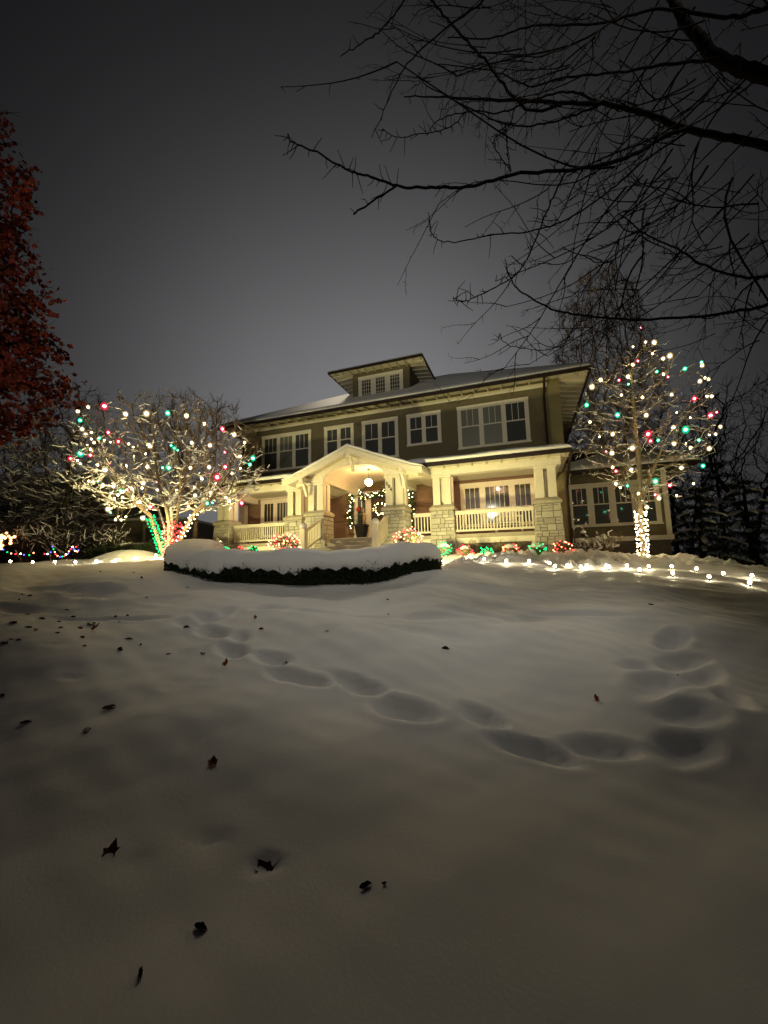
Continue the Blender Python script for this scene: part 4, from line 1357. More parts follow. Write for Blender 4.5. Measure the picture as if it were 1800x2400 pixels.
MAPLE = [(.36, -PI / 2)] + [(r, rad(a)) for r, a in ((.27, -60), (.38, -35), (.28, -12), (.50, 18), (.33, 45), (.58, 90), (.33, 135), (.5, 162), (.28, 192), (.38, 215), (.27, 240))]

# ------------------------------------------------------------------ curved hedge with its thick snow cap
hp = [(520, 10.9), (482, 10.5), (452, 9.8), (446, 9.0), (476, 8.4), (535, 8.05), (600, 7.9), (690, 7.85), (780, 7.85), (860, 7.95), (920, 8.25), (965, 8.75), (990, 9.35), (985, 10.0)]
hc = []
for x_, D_ in hp:
    p = gp(x_, D_); hc.append(p)
hc = np.array(hc)
tt = np.linspace(0, len(hc) - 1, 150)


def cr(P, t):
    i = int(min(max(math.floor(t), 0), len(P) - 2)); u = t - i
    p0, p1, p2, p3 = P[max(i - 1, 0)], P[i], P[i + 1], P[min(i + 2, len(P) - 1)]
    return .5 * ((2 * p1) + (-p0 + p2) * u + (2 * p0 - 5 * p1 + 4 * p2 - p3) * u * u + (-p0 + 3 * p1 - 3 * p2 + p3) * u ** 3)


cl = np.array([cr(hc, t) for t in tt])
# snow top height wanted at places along the hedge (photo row of the crest)
crest = [1262, 1262, 1266, 1276, 1285, 1290, 1288, 1288, 1289, 1284, 1274, 1270, 1274, 1280]
ztop = []
for (x_, D_), yy in zip(hp, crest): ztop.append(at(x_, yy, D_)[2])
ztop = np.interp(tt, range(len(ztop)), ztop)
hedge = thing('curved_hedge', 'low clipped boxwood hedge curving round the front steps under a thick cap of snow', 'hedge', tuple(cl[75]))
rng = np.random.RandomState(2)
nseg = len(cl); core_v = []; core_f = []; snow_v = []; snow_f = []
ring_n = 22
leafP = []; leafN = []
for i in range(nseg):
    T = cl[min(i + 1, nseg - 1)] - cl[max(i - 1, 0)]; T[2] = 0; T /= np.linalg.norm(T)
    Nn = np.array([T[1], -T[0], 0])
    e = min(i / 15.0, (nseg - 1 - i) / 10.0); w = (.36 + .16 * math.exp(-((i - 18) / 16) ** 2)) * min(1, math.sqrt(max(.02, 1 - (1 - min(1, e)) ** 2)))
    w *= 1 + .05 * math.sin(i * .35)
    tp_ = min(1, math.sqrt(max(.02, 1 - (1 - min(1, e)) ** 2)))
    ztop[i] = cl[i][2] + .22 + (ztop[i] - cl[i][2] - .22) * tp_
    zb = cl[i][2] - .08; zs = ztop[i] - .27 + .015 * math.sin(i * .3)
    for (a, z) in ((-w * .78, zb), (-w, zb + (zs - zb) * .5), (-w * .98, zs + .03), (-w * .6, zs + .1), (w * .6, zs + .1), (w * .98, zs + .03), (w, zb + (zs - zb) * .5), (w * .78, zb)):
        p = cl[i] + Nn * a; core_v.append((p[0], p[1], z))
    # snow: closed ring over the top, hanging down past the shoulder
    for j in range(ring_n):
        u = j / (ring_n - 1); an = PI * u
        hang = .11 + .035 * math.sin(i * .23 + 2) + .022 * math.sin(i * .55 + 1) + .03 * math.sin(i * 1.7) + .03 * rng.rand()
        ca, sa = math.cos(an), math.sin(an)
        W_ = w + .10
        xx = -math.copysign(abs(ca) ** .80, ca) * W_; zz = (zs) + (ztop[i] - zs) * sa ** .92 + .02 * math.sin(i * .31 + 4 * u) * sa + .012 * math.sin(i * .77 + 7 * u) + .018 * math.sin(i * .22 + 2) * sa
        if j in (0, ring_n - 1): zz = zs - hang; xx *= .93
        elif j in (1, ring_n - 2): zz = zs - hang * .55; xx *= 1.0
        xx *= 1 + (.018 * math.sin(i * 1.9 + j) + .03 * math.sin(i * .9)) * (1 - sa)
        p = cl[i] + Nn * xx; snow_v.append((p[0], p[1], zz))
for i in range(nseg - 1):
    for k in range(7): core_f.append((i * 8 + k, i * 8 + k + 1, (i + 1) * 8 + k + 1, (i + 1) * 8 + k))
    for k in range(ring_n - 1): snow_f.append((i * ring_n + k, i * ring_n + k + 1, (i + 1) * ring_n + k + 1, (i + 1) * ring_n + k))
    T = cl[i + 1] - cl[i]
core_f += [tuple(range(8))[::-1], tuple((nseg - 1) * 8 + k for k in range(8))]
snow_f += [tuple(range(ring_n))[::-1], tuple((nseg - 1) * ring_n + k for k in range(ring_n))]
MB().add(core_v, core_f).build('hedge_body', M['bed'], hedge)
MB().add(snow_v, snow_f).build('snow_cap', M['snow'], hedge, smooth=True)
nl = 26000
for _ in range(nl):
    t = rng.uniform(0, nseg - 1.001); i = int(t); u = t - i
    c = cl[i] * (1 - u) + cl[i + 1] * u
    T = cl[i + 1] - cl[i]; T[2] = 0; T /= np.linalg.norm(T); Nn = np.array([T[1], -T[0], 0])
    s = 1 if rng.rand() < .72 else -1
    zs = ztop[i] - .24; zb = c[2] - .05
    v_ = rng.rand(); e = min(t / 15.0, (nseg - 1 - t) / 10.0)
    w = (.36 + .16 * math.exp(-((t - 18) / 16) ** 2)) * min(1, math.sqrt(max(.02, 1 - (1 - min(1, e)) ** 2))) + rng.uniform(-.05, .075)
    leafP.append((c[0] + Nn[0] * s * w, c[1] + Nn[1] * s * w, zb + (zs - zb) * v_ ** .8)); leafN.append(Nn * s * .6 + np.array([0, 0, .2]))
leaf_cloud('foliage', leafP, leafN, .038, M['hedge'], hedge, 3)
# dark spikes of twigs poking up into the fringe of the snow
tp = []; tn_ = []
for _ in range(1500):
    t = rng.uniform(0, nseg - 1.001); i = int(t); c = cl[i]
    T = cl[i + 1] - cl[i]; T[2] = 0; T /= np.linalg.norm(T); Nn = np.array([T[1], -T[0], 0])
    s = 1 if rng.rand() < .7 else -1
    w = .36 + rng.uniform(.05, .115)
    tp.append((c[0] + Nn[0] * s * w, c[1] + Nn[1] * s * w, ztop[i] - .36 - rng.uniform(.02, .14))); tn_.append((0, 0, 2.2))
leaf_cloud('sprig', tp, tn_, .085, M['hedge'], hedge, 7, 'needle')


# ------------------------------------------------------------------ lit shrubs
def lit_shrub(label, x, y, rpx, D, k, mix, n, seed, snow=False, flat=.75, warm=0.0):
    c = at(x, y, D); R = rpx / FPX * D
    t = thing('lit_shrub', label, 'shrub', (c[0], c[1], c[2] - R * flat), 'shrubs under net lights')
    rng = np.random.RandomState(seed)
    P = rng.normal(0, 1, (900, 3)); P /= np.linalg.norm(P, axis=1)[:, None]
    rr_ = rng.uniform(.70, .99, (900, 1)) * (1 + .08 * np.sin(P[:, :1] * 5 + seed))
    Q = P * rr_ * R; Q[:, 2] *= flat
    leaf_cloud('foliage', Q + c, P * .4, .045, M['shrub'], t, seed)
    if snow:
        v, f = ico(1.0, 3); v = np.array(v); v = v[:, :] * np.array([R * .98, R * .98, R * flat * 1.02]); v[:, 2] = np.maximum(v[:, 2], R * flat * .38 + .02 * np.sin(v[:, 0] * 30)); v += c
        MB().add([tuple(a) for a in v], f).build('snow_cap', M['snow_rough'], t, smooth=True)
    for i in range(n):
        ph = (i + .5) / n * 1.0; z_ = 1 - 2 * ph; a = i * 2.39996
        s_ = math.sqrt(1 - z_ * z_)
        q = np.array([s_ * math.cos(a), s_ * math.sin(a), z_]) * R * 1.02; q[2] *= flat
        if q[1] > R * .55: continue
        q += rng.normal(0, .026, 3)
        kk = k if rng.rand() > mix[1] else mix[0]
        put('bulb', MINI[kk], c + q, t)
    return t


lit_shrub('large round shrub under peach and red net lights left of the front steps', 669, 1275, 37, 11.3, 'P', ('R', .45), 130, 1, flat=.62)
lit_shrub('large round shrub under peach and red net lights right of the front steps', 958, 1262, 33, 11.3, 'P', ('R', .5), 125, 2, flat=.62)
for i, (x_, y_, r_, k_, mx_, sn_) in enumerate(((1041, 1287, 17, 'G', ('G', 0), 1), (1090, 1292, 16, 'R', ('R', 0), 1), (1141, 1294, 13, 'G', ('G', 0), 0), (1197, 1291, 20, 'R', ('P', .35), 1), (1259, 1290, 21, 'G', ('G', 0), 1), (1320, 1288, 22, 'R', ('P', .4), 0))):
    lit_shrub(['green lit small shrub beside the right end of the snowy hedge', 'low red lit shrub under snow, second along the porch from the hedge', 'smallest green lit shrub, below the left end of the long porch rail',
               'red and peach lit shrub in front of the middle of the porch skirt', 'tallest green lit shrub in front of the right stone pier', 'bright red lit shrub at the foot of the corner downspout'][i], x_, y_, r_, 12.3, k_, mx_, 46, 10 + i, snow=bool(sn_), flat=.82)
for i, (x_, y_, r_, k_) in enumerate(((529, 1294, 11, 'G'), (562, 1292, 11, 'R'), (594, 1290, 12, 'G'))):
    lit_shrub(['green lit shrub peeping over the hedge by the far left stone pier', 'red lit shrub peeping over the hedge below the left porch rail', 'green lit shrub peeping over the hedge, nearest the peach one'][i], x_, y_, r_, 12.0, k_, (k_, 0), 30, 30 + i, flat=.8)

# ------------------------------------------------------------------ stake lights along the paths
ORD = ['first', 'second', 'third', 'fourth', 'fifth', 'sixth', 'seventh', 'eighth', 'ninth', 'tenth', 'eleventh', 'twelfth', 'thirteenth', 'fourteenth', 'fifteenth', 'sixteenth', 'seventeenth', 'eighteenth', 'nineteenth', 'twentieth']


def stake_proto():
    v, f = ico(.027, 2)
    me = bpy.data.meshes.new('stake_bulb'); me.from_pydata([(x, y, z * 1.2) for x, y, z in v], [], f); me.materials.append(M['stakeglow']); me.update()
    s = MB().tube([(0, 0, -.2), (0, 0, -.045)], .007, 6).lathe((0, 0, -.06), [(.016, 0), (.02, .012), (.014, .03)], 8)
    m2 = bpy.data.meshes.new('stake'); m2.from_pydata(s.v, [], s.f); m2.materials.append(M['black']); m2.update()
    return me, m2


SB, SS = stake_proto()


def stake(x, y, D, label, group):
    p = at(x, y, D); g_ = gz(p[0], p[1])
    t = thing('stake_light', label, 'path light', (p[0], p[1], g_), group)
    z = g_ + .085
    put('bulb', SB, (p[0], p[1], z), t); put('stake', SS, (p[0], p[1], z), t)


fr_row = [(1036, 1314, 10.6), (1135, 1316, 10.2), (1187, 1321, 9.9), (1241, 1323, 9.7), (1300, 1327, 9.3), (1362, 1333, 9.0), (1428, 1338, 8.7), (1500, 1347, 8.4), (1578, 1354, 8.2), (1663, 1360, 8.0), (1758, 1371, 7.8)]
bk_row = [(1094, 1307, 11.3), (1129, 1309, 11.1), (1169, 1311, 11.0), (1207, 1311, 10.9), (1246, 1315, 10.8), (1288, 1317, 10.6), (1329, 1320, 10.5), (1375, 1323, 10.3), (1421, 1327, 10.1), (1470, 1330, 9.9), (1521, 1332, 9.7), (1575, 1335, 9.5), (1633, 1339, 9.3), (1695, 1343, 9.1), (1762, 1345, 8.9)]
lf_row = [(24, 1320, 11.2), (77, 1315, 11.3), (129, 1316, 11.4), (177, 1314, 11.5), (226, 1313, 11.6), (271, 1311, 11.7), (318, 1312, 11.8), (365, 1309, 11.8)]
for i, (x_, y_, D_) in enumerate(fr_row): stake(x_, y_, D_, 'stake light, %s from the hedge in the near row of the right path' % ORD[i], 'near row of stake lights on the right')
for i, (x_, y_, D_) in enumerate(bk_row): stake(x_, y_, D_, 'stake light, %s from the hedge in the far row against the snow bank' % ORD[i], 'far row of stake lights on the right')
for i, (x_, y_, D_) in enumerate(lf_row): stake(x_, y_, D_, 'stake light, %s from the left edge in the row left of the wide tree' % ORD[i], 'row of stake lights on the left')

# ------------------------------------------------------------------ porch things
pl = thing('pendant_lamp', 'glowing round globe lamp hanging on a thin rod under the entrance arch', 'lamp', (-5.85, -2.65, 3.26))
MB().lathe((-5.85, -2.65, 2.60), [(.02, 0), (.09, .03), (.125, .08), (.14, .14), (.125, .20), (.08, .245), (.03, .26)], 20).build('globe', M['pendant'], pl, smooth=True)
MB().tube([(-5.85, -2.65, 2.87), (-5.85, -2.65, 3.27)], .008, 6).lathe((-5.85, -2.65, 2.85), [(.05, 0), (.05, .03), (.012, .06)], 10).build('rod', M['black'], pl)
MB().lathe((-5.85, -2.65, 3.235), [(.07, 0), (.06, .03), (.02, .04)], 14).build('canopy', M['black'], pl)


def garland(name, label, pts, r_, nb, seed, group=None, cat='garland'):
    t = thing(name, label, cat, pts[0], group)
    P = [np.array(p) for p in pts]
    C = np.array([cr(np.array(P), u) for u in np.linspace(0, len(P) - 1, 60)])
    MB().tube([tuple(p) for p in C], r_ * .45, 6).build('core', M['garland'], t)
    rng = np.random.RandomState(seed)
    n = int(90 * np.linalg.norm(np.diff(C, axis=0), axis=1).sum() * 2.2)
    i = rng.uniform(0, 58.99, n); k = i.astype(int); u = (i - k)[:, None]
    Q = C[k] * (1 - u) + C[k + 1] * u; d = rng.normal(0, 1, (n, 3)); d /= np.linalg.norm(d, axis=1)[:, None]
    d[:, 1] = -np.abs(d[:, 1]) * .8
    leaf_cloud('foliage', Q + d * r_ * .3, d * 2, r_ * 1.1, M['garland'], t, seed, 'needle')
    for j in range(nb):
        a = (j + rng.uniform(0, 1)) / nb * 58.9; q = int(a)
        d = rng.normal(0, 1, 3); d /= np.linalg.norm(d); d[1] = -abs(d[1]) - .3
        put('bulb', MINI_S, C[q] + d * r_ * .75, t)
    return t


MINI_S = mini_mesh('W', .0165)
garland('door_garland', 'evergreen garland with warm white lights draped round the front door', [(-7.74, -.16, 1.25), (-7.80, -.18, 1.8), (-7.72, -.18, 2.35), (-7.70, -.18, 2.80), (-7.35, -.2, 2.86), (-7.05, -.2, 2.58), (-6.7, -.2, 2.66), (-6.35, -.2, 2.66), (-5.95, -.2, 2.74), (-5.5, -.2, 2.95), (-5.2, -.2, 2.7), (-4.98, -.18, 2.98), (-4.80, -.18, 2.7), (-4.78, -.18, 2.1), (-4.76, -.18, 1.4), (-4.78, -.18, .85)], .19, 100, 4)
wt = [(-6.30 + .27 * math.cos(a), -.14, 1.98 + .27 * math.sin(a)) for a in [2 * PI * i / 10 for i in range(11)]]
garland('door_wreath', 'round evergreen wreath with warm white lights on the dark front door', wt, .085, 26, 6, cat='wreath')
pt_ = thing('planter', 'tall black tapered planter with a small evergreen beside the front door', 'planter', (-7.06, -.6, ZD))
MB().frust(-7.20, -6.92, -.74, -.46, ZD, -7.30, -6.82, -.84, -.36, 1.20).box(-7.33, -6.79, -.87, -.33, 1.20, 1.27).build('pot', M['black'], pt_)
ev = np.random.RandomState(4); n = 900
h = ev.rand(n) ** 1.3; a = ev.rand(n) * 6.28; rr_ = (1 - h) * .24 * np.sqrt(ev.rand(n))
leaf_cloud('evergreen', np.stack([-7.10 + rr_ * np.cos(a), -.6 + rr_ * np.sin(a), 1.27 + h * .80], 1), np.stack([np.cos(a), np.sin(a), -.1 + 0 * a], 1), .10, M['garland'], pt_, 3, 'needle')
MB().tube([(-6.98, -.62, 1.2), (-6.93, -.62, 2.0)], .018, 6).tube([(-6.95, -.66, 1.2), (-6.82, -.62, 1.95)], .02, 6).tube([(-6.9, -.58, 1.2), (-6.78, -.6, 1.7)], .016, 6).build('birch_stick', M['birch'], pt_)
MB().lathe((-7.18, -.66, 1.85), [(.01, 0), (.09, .06), (.10, .14), (.05, .22), (.01, .24)], 8).build('ribbon', M['red_bow'], pt_)

ch = thing('porch_chair', 'cream slatted rocking chair behind the right porch rail, by the corner pier', 'chair', (-.65, -1.7, ZD))
cb = MB()
for i in range(8):
    xx = -1.02 + i * .105; cb.box(xx - .025, xx + .025, -1.36, -1.33, ZD + .42, ZD + .98)
cb.box(-1.08, -.22, -1.37, -1.32, ZD + .95, ZD + 1.05).box(-1.08, -.22, -1.37, -1.32, ZD + .66, ZD + .72).box(-1.08, -.22, -1.37, -1.32, ZD + .42, ZD + .48).build('backrest', M['white_wood'], ch)
MB().box(-1.08, -.22, -2.0, -1.36, ZD + .38, ZD + .42).build('seat', M['white_wood'], ch)
for xx in (-1.10, -.20):
    MB().box(xx - .04, xx + .04, -2.0, -1.36, ZD + .62, ZD + .65).build('armrest', M['white_wood'], ch)
    for yy in (-1.96, -1.38): MB().box(xx - .025, xx + .025, yy - .025, yy + .025, ZD + .07, ZD + .62).build('leg', M['white_wood'], ch)
    MB().tube([(xx, -2.2, ZD + .09), (xx, -1.9, ZD + .045), (xx, -1.5, ZD + .045), (xx, -1.15, ZD + .10)], .022, 6).build('rocker', M['white_wood'], ch)
ch2 = thing('porch_chair', 'dark chair against the porch wall right of the lit door garland', 'chair', (-4.2, -.6, ZD))
MB().box(-4.45, -3.95, -.35, -.30, ZD + .42, ZD + 1.1).build('backrest', M['black'], ch2, bevel=.01)
MB().box(-4.45, -3.95, -.85, -.35, ZD + .38, ZD + .42).build('seat', M['black'], ch2)
for xx in (-4.42, -3.98):
    for yy in (-.82, -.38): MB().box(xx - .02, xx + .02, yy - .02, yy + .02, ZD, ZD + .38).build('leg', M['black'], ch2)

# hooked garden post with a snow capped lantern by the wing
hk = gp(1351, 13.6); hz = at(1351, 1243, 13.6)[2]
ht = thing('garden_hook', 'thin hooked garden post with a snow capped lantern by the side wing', 'garden hook', tuple(hk))
rv = Vector(tuple(_r0))
hv = Vector(tuple(hk))
q = [hv + Vector((0, 0, -.1)), Vector((hv.x, hv.y, hz - .1))]
for i in range(7):
    a = PI * i / 6; q.append(Vector((hv.x, hv.y, hz)) + rv * (.16 - .16 * math.cos(a)) + Vector((0, 0, .12 * math.sin(a))))
MB().tube(q, .022, 6).build('post', M['bark_mid'], ht)
MB().tube([p + Vector((0, 0, .022)) for p in q[2:]], .02, 5).build('snow_cover', M['snow_rough'], ht)
e_ = q[-1]
MB().lathe((e_.x, e_.y, e_.z - .22), [(.05, 0), (.07, .03), (.07, .14), (.03, .2)], 8).build('lantern', M['black'], ht)
MB().lathe((e_.x, e_.y, e_.z - .10), [(.085, 0), (.09, .05), (.05, .1), (.01, .12)], 10).build('lantern_snow', M['snow_rough'], ht, smooth=True)

# ------------------------------------------------------------------ trees round the house
# tall dense upright bare tree behind the wing
b0 = gp(1462, 20); cx0 = at(1462, 1316, 20); zt_ = at(1462, 570, 20)[2] - b0[2]; b0[2] = min(b0[2], -1.0)
H = at(1462, 570, 20)[2] - b0[2]
cc = b0.copy()
attr = blob(2500, cc, [(H * .28, 1.2), (H * .40, 2.3), (H * .55, 2.75), (H * .72, 2.5), (H * .88, 1.9), (H, .9)], 31, hollow=.02)
make_tree('tall_bare_tree', 'tall dense upright bare tree rising behind the side wing', 'tree', tuple(b0), [[b0, cc + np.array([0, 0, H * .16]), cc + np.array([-.3, 0, H * .3]), cc + np.array([-.5, 0, H * .5])],
          [b0, cc + np.array([0, 0, H * .16]), cc + np.array([.5, .2, H * .36]), cc + np.array([.9, .2, H * .5])]], attr, .26, 2.2, .30, .009, M['bark_tall'], 7, tw=(9000, .55), bias=(0, 0, .38), p=2.4)
# bare tree behind the lit spreading tree
b1 = gp(455, 16.5); H = at(455, 925, 16.5)[2] - b1[2]
attr = blob(1700, b1, [(H * .30, 1.5), (H * .5, 2.5), (H * .75, 2.6), (H, 1.6)], 32, hollow=.02)
make_tree('bare_shade_tree', 'dark bushy bare tree rising behind the lit spreading tree', 'tree', tuple(b1), [[b1, b1 + np.array([0, 0, H * .25]), b1 + np.array([-.6, 0, H * .45])], [b1, b1 + np.array([0, 0, H * .25]), b1 + np.array([.7, 0, H * .45])]],
          attr, .22, 2.0, .27, .009, M['bark_mid'], 8, tw=(2600, .5), bias=(0, 0, .30), p=2.4)
# snow dusted trees at the far left
for i, (xp, D, ytop, R, lab, sd) in enumerate(((130, 17, 890, 2.6, 'dim snow dusted bare tree between the red leaved tree and the lit tree', 41), (-40, 20, 960, 4.0, 'dim snow dusted tree at the left edge beyond the neighbour house', 42))):
    b2 = gp(xp, D); H = at(xp, ytop, D)[2] - b2[2]
    attr = blob(1100, b2, [(H * .22, R * .6), (H * .45, R), (H * .7, R * .9), (H, R * .45)], sd)
    make_tree('snowy_bare_tree', lab, 'tree', tuple(b2), [[b2, b2 + np.array([0, 0, H * .2]), b2 + np.array([-.5, 0, H * .4])], [b2, b2 + np.array([0, 0, H * .2]), b2 + np.array([.6, 0, H * .42])]],
              attr, .26, 2.2, .3, .010, M['bark_dim_snowy'], sd, group='snow dusted trees at the left', tw=(2200, .5), bias=(0, 0, .06), snow=(.3, 1.1, .014))
# trees at the far right
for i, (xp, D, ytop, R, lab, sd) in enumerate(((1770, 24, 880, 4.2, 'large dark bare tree against the sky at the right edge', 51), (1620, 27, 905, 3.6, 'dark bare tree between the lit upright tree and the right edge', 52), (1345, 26, 880, 2.6, 'small dark bare tree just right of the main roof corner', 53))):
    b2 = gp(xp, D); H = at(xp, ytop, D)[2] - b2[2]
    attr = blob(900, b2, [(H * .30, R * .5), (H * .5, R), (H * .75, R * .95), (H, R * .5)], sd)
    make_tree('dark_bare_tree', lab, 'tree', tuple(b2), [[b2, b2 + np.array([0.2, 0, H * .22]), b2 + np.array([-.7, 0, H * .42]), b2 + np.array([-1.3, .3, H * .55])], [b2, b2 + np.array([0.2, 0, H * .22]), b2 + np.array([1.0, 0, H * .45])]],
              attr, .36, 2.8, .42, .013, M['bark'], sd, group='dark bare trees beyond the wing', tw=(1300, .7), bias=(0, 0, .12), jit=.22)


def conifer(xp, D, ytop, R, label, seed, low=.05):
    b2 = gp(xp, D); H = at(xp, ytop, D)[2] - b2[2]
    t = thing('snowy_conifer', label, 'tree', tuple(b2), 'snow laden conifers at the right')
    rng = np.random.RandomState(seed)
    MB().tube([tuple(b2 - [0, 0, .3]), tuple(b2 + [0, 0, H * .5]), tuple(b2 + [0, 0, H * .97])], [.16, .1, .02], 8).build('trunk', M['bark'], t)
    LP = []; LN = []; sv = MB()
    z = low
    while z < .97:
        n = 7
        for k in range(n):
            a = 2 * PI * (k + rng.rand()) / n; L = R * (1 - z) ** .8 * rng.uniform(.75, 1.1) + .15
            p0 = b2 + np.array([0, 0, H * z]); pts = []
            for s in np.linspace(0, 1, 7):
                pts.append(p0 + np.array([math.cos(a) * L * s, math.sin(a) * L * s, .12 * L * s - .42 * L * s * s]))
            pts = np.array(pts)
            m_ = int(46 * L) + 8
            s = rng.uniform(0.08, 1, m_); q = np.stack([np.interp(s, np.linspace(0, 1, 7), pts[:, j]) for j in range(3)], 1)
            wd = .26 * L * (1 - .55 * s) * rng.uniform(-1, 1, m_)
            q[:, 0] += -math.sin(a) * wd; q[:, 1] += math.cos(a) * wd; q[:, 2] -= np.abs(wd) * .35 + .02
            LP.append(q); LN.append(np.tile([math.cos(a) * .6, math.sin(a) * .6, -.5], (m_, 1)))
            if rng.rand() < .62:
                u0 = rng.uniform(.15, .45); us = np.linspace(u0, min(1, u0 + rng.uniform(.35, .6)), 5)
                c = np.array([[np.interp(v, np.linspace(0, 1, 7), pts[:, j]) for j in range(3)] for v in us])
                w = .10 * L * np.array([.25, .8, 1, .75, .15]) * rng.uniform(.6, 1.1)
                n0 = len(sv.v)
                for ci, wi in zip(c, w):
                    for o_, up in ((-1, -.02), (-.6, .045), (0, .075), (.6, .045), (1, -.02)):
                        sv.v.append((ci[0] - math.sin(a) * wi * o_, ci[1] + math.cos(a) * wi * o_, ci[2] + up + rng.uniform(0, .015)))
                for r in range(4):
                    for q_ in range(4): sv.f.append((n0 + r * 5 + q_, n0 + r * 5 + q_ + 1, n0 + (r + 1) * 5 + q_ + 1, n0 + (r + 1) * 5 + q_))
        z += .075 + .02 * rng.rand()
    leaf_cloud('foliage', np.concatenate(LP), np.concatenate(LN), .22, M['conifer'], t, seed, 'needle')
    sv.build('branch_snow', M['snow_rough'], t, smooth=True)


conifer(1650, 17.5, 1120, 2.3, 'dark conifer with snow on its drooping boughs just right of the wing', 61)
conifer(1765, 18.5, 1090, 2.8, 'dark snow laden conifer at the right edge', 62)
conifer(1705, 24, 1010, 3.4, 'tallest dark conifer with patchy snow, set behind the other two at the right', 63)
conifer(1590, 22, 1090, 2.2, 'narrow dark conifer half hidden behind the wing corner', 64)

# ------------------------------------------------------------------ red leaved tree at the left edge
rt = gp(-165, 7.6)
ctr = at(-140, 1316, 7.6); ctr[2] = rt[2]
H = at(0, 120, 7.6)[2] - rt[2]
prof = [(H * .23, .3), (H * .30, 1.15), (H * .38, 1.70), (H * .44, 1.80), (H * .52, 1.55), (H * .62, 1.25), (H * .75, 1.05), (H * .88, .90), (H, .5)]
attr = blob(1000, ctr, prof, 71)
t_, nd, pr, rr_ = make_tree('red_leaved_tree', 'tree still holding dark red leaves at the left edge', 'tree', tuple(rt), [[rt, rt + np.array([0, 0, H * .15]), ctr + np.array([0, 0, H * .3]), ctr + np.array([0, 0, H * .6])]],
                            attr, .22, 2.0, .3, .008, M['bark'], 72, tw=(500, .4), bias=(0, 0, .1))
rng = np.random.RandomState(73)
tips = np.where(rr_ < .025)[0]
i = rng.choice(tips, 9000); LP = nd[i] + rng.normal(0, .13, (9000, 3)); LP[:, 2] -= .05
leaf_cloud('foliage', LP, np.tile([0, 0, -.2], (len(LP), 1)), .125, M['redleaf'], t_, 74, 'maple')

# ------------------------------------------------------------------ snowy twig shrubs
def twig_shrub(label, xp, yp, D, w, h, n, m, seed, snow, name='twig_shrub', group='bare twiggy shrubs', low=False, tip=.006):
    p = at(xp, yp, D); g_ = gz(p[0], p[1]); b_ = np.array([p[0], p[1], g_ - .05 if low else p[2]])
    t = thing(name, label, 'shrub', tuple(b_), group)
    rng = np.random.RandomState(seed)
    A, B, ra, rb = [], [], [], []
    for _ in range(n):
        a = rng.uniform(0, 6.28); s = rng.uniform(.1, 1) * w
        p0 = b_ + np.array([rng.uniform(-.2, .2) * w, rng.uniform(-.2, .2) * w, 0]); q = b_ + np.array([math.cos(a) * s, math.sin(a) * s, h * rng.uniform(.5, 1) * (1 - .35 * (s / w) ** 2)])
        prev = p0; r_ = tip * 2.2
        for k in range(1, 5):
            u = k / 4; c = p0 + (q - p0) * u + rng.normal(0, .035 * w, 3) * (k < 4); c[2] += .12 * h * math.sin(PI * u)
            A.append(prev); B.append(c); ra.append(r_); rb.append(r_ * .8); r_ *= .8
            if k > 1:
                for _k in range(3):
                    v = rng.normal(0, 1, 3); v[2] = abs(v[2]) * .8; v /= np.linalg.norm(v)
                    A.append(c); B.append(c + v * h * rng.uniform(.10, .28)); ra.append(r_ * .7); rb.append(r_ * .4)
            prev = c
    A = np.array(A); B = np.array(B); ra = np.array(ra); rb = np.array(rb)
    cr_ = seg_mesh('twigs' if False else 'stem', A, B, ra, rb, m, t, 4)
    if snow:
        k = rng.rand(len(A)) < snow[0]
        seg_mesh('twig_snow', A[k], B[k], ra[k] * snow[1] + snow[2], rb[k] * snow[1] + snow[2], M['snow'], cr_, 5, up=snow[2])
    return t


for i, (xp, yp, D, w, h, lab) in enumerate(((70, 1318, 15.0, 1.4, 1.7, 'broad snowy twig shrub at the far left in front of the neighbour house'), (150, 1318, 14.6, 1.5, 1.75, 'snowy arching shrub left of the wide tree, beyond the blue and red lights'),
                                            (225, 1316, 15.2, 1.3, 1.6, 'snowy arching shrub nearest the green wrapped stem'), (262, 1300, 14.0, .7, 1.0, 'small pale snow covered shrub against the fence left of the wide tree'))):
    twig_shrub(lab, xp, yp, D, w, h, 75, M['bark_shrub'], 81 + i, (.10, 1.1, .006), 'snowy_shrub', 'snowy shrubs at the left')
for i, (xp, D, h, lab) in enumerate(((1112, 13.0, .62, 'wispy bare shrub between the two leftmost shrubs under the porch rail'), (1168, 13.0, .60, 'wispy bare shrub against the middle of the porch skirt'), (1222, 13.0, .55, 'wispy bare shrub left of the tallest green lit shrub'), (1062, 13.0, .4, 'low bare shrub by the second stone pier from the right'))):
    twig_shrub(lab, xp, 1300, D, .42, h, 22, M['bark_pale'], 91 + i, None, low=True, tip=.0045)
for i, (xp, D, w, h, lab) in enumerate(((1385, 13.2, .55, .75, 'snow tufted bare shrub beside the hooked garden post'), (1425, 13.4, .6, .85, 'snow tufted bare shrub under the wing windows'))):
    twig_shrub(lab, xp, 1310, D, w, h, 26, M['bark_mid'], 97 + i, (.12, 1.3, .016), low=True)

# ------------------------------------------------------------------ neighbour house, fence and lights far left
def framed(name, label, cat, xp, D, group=None):
    p = at(xp, 1316, D); t = thing(name, label, cat, (p[0], p[1], gz(p[0], p[1])), group)
    t.rotation_euler = (0, 0, YAW); ROT.add(t.name)
    return t


ROT = set()
_link = link


def link(name, data, parent=None):
    o = _link(name, data, parent)
    if parent is not None and parent.name in ROT: o.matrix_parent_inverse = Matrix.Identity(4)
    elif parent is not None and parent.parent is not None and parent.parent.name in ROT: o.matrix_parent_inverse = Matrix.Identity(4)
    return o


nh = framed('neighbour_house', 'dark neighbouring house with snowy roof and white window trim, beyond the left shrubs', 'house', 150, 24)
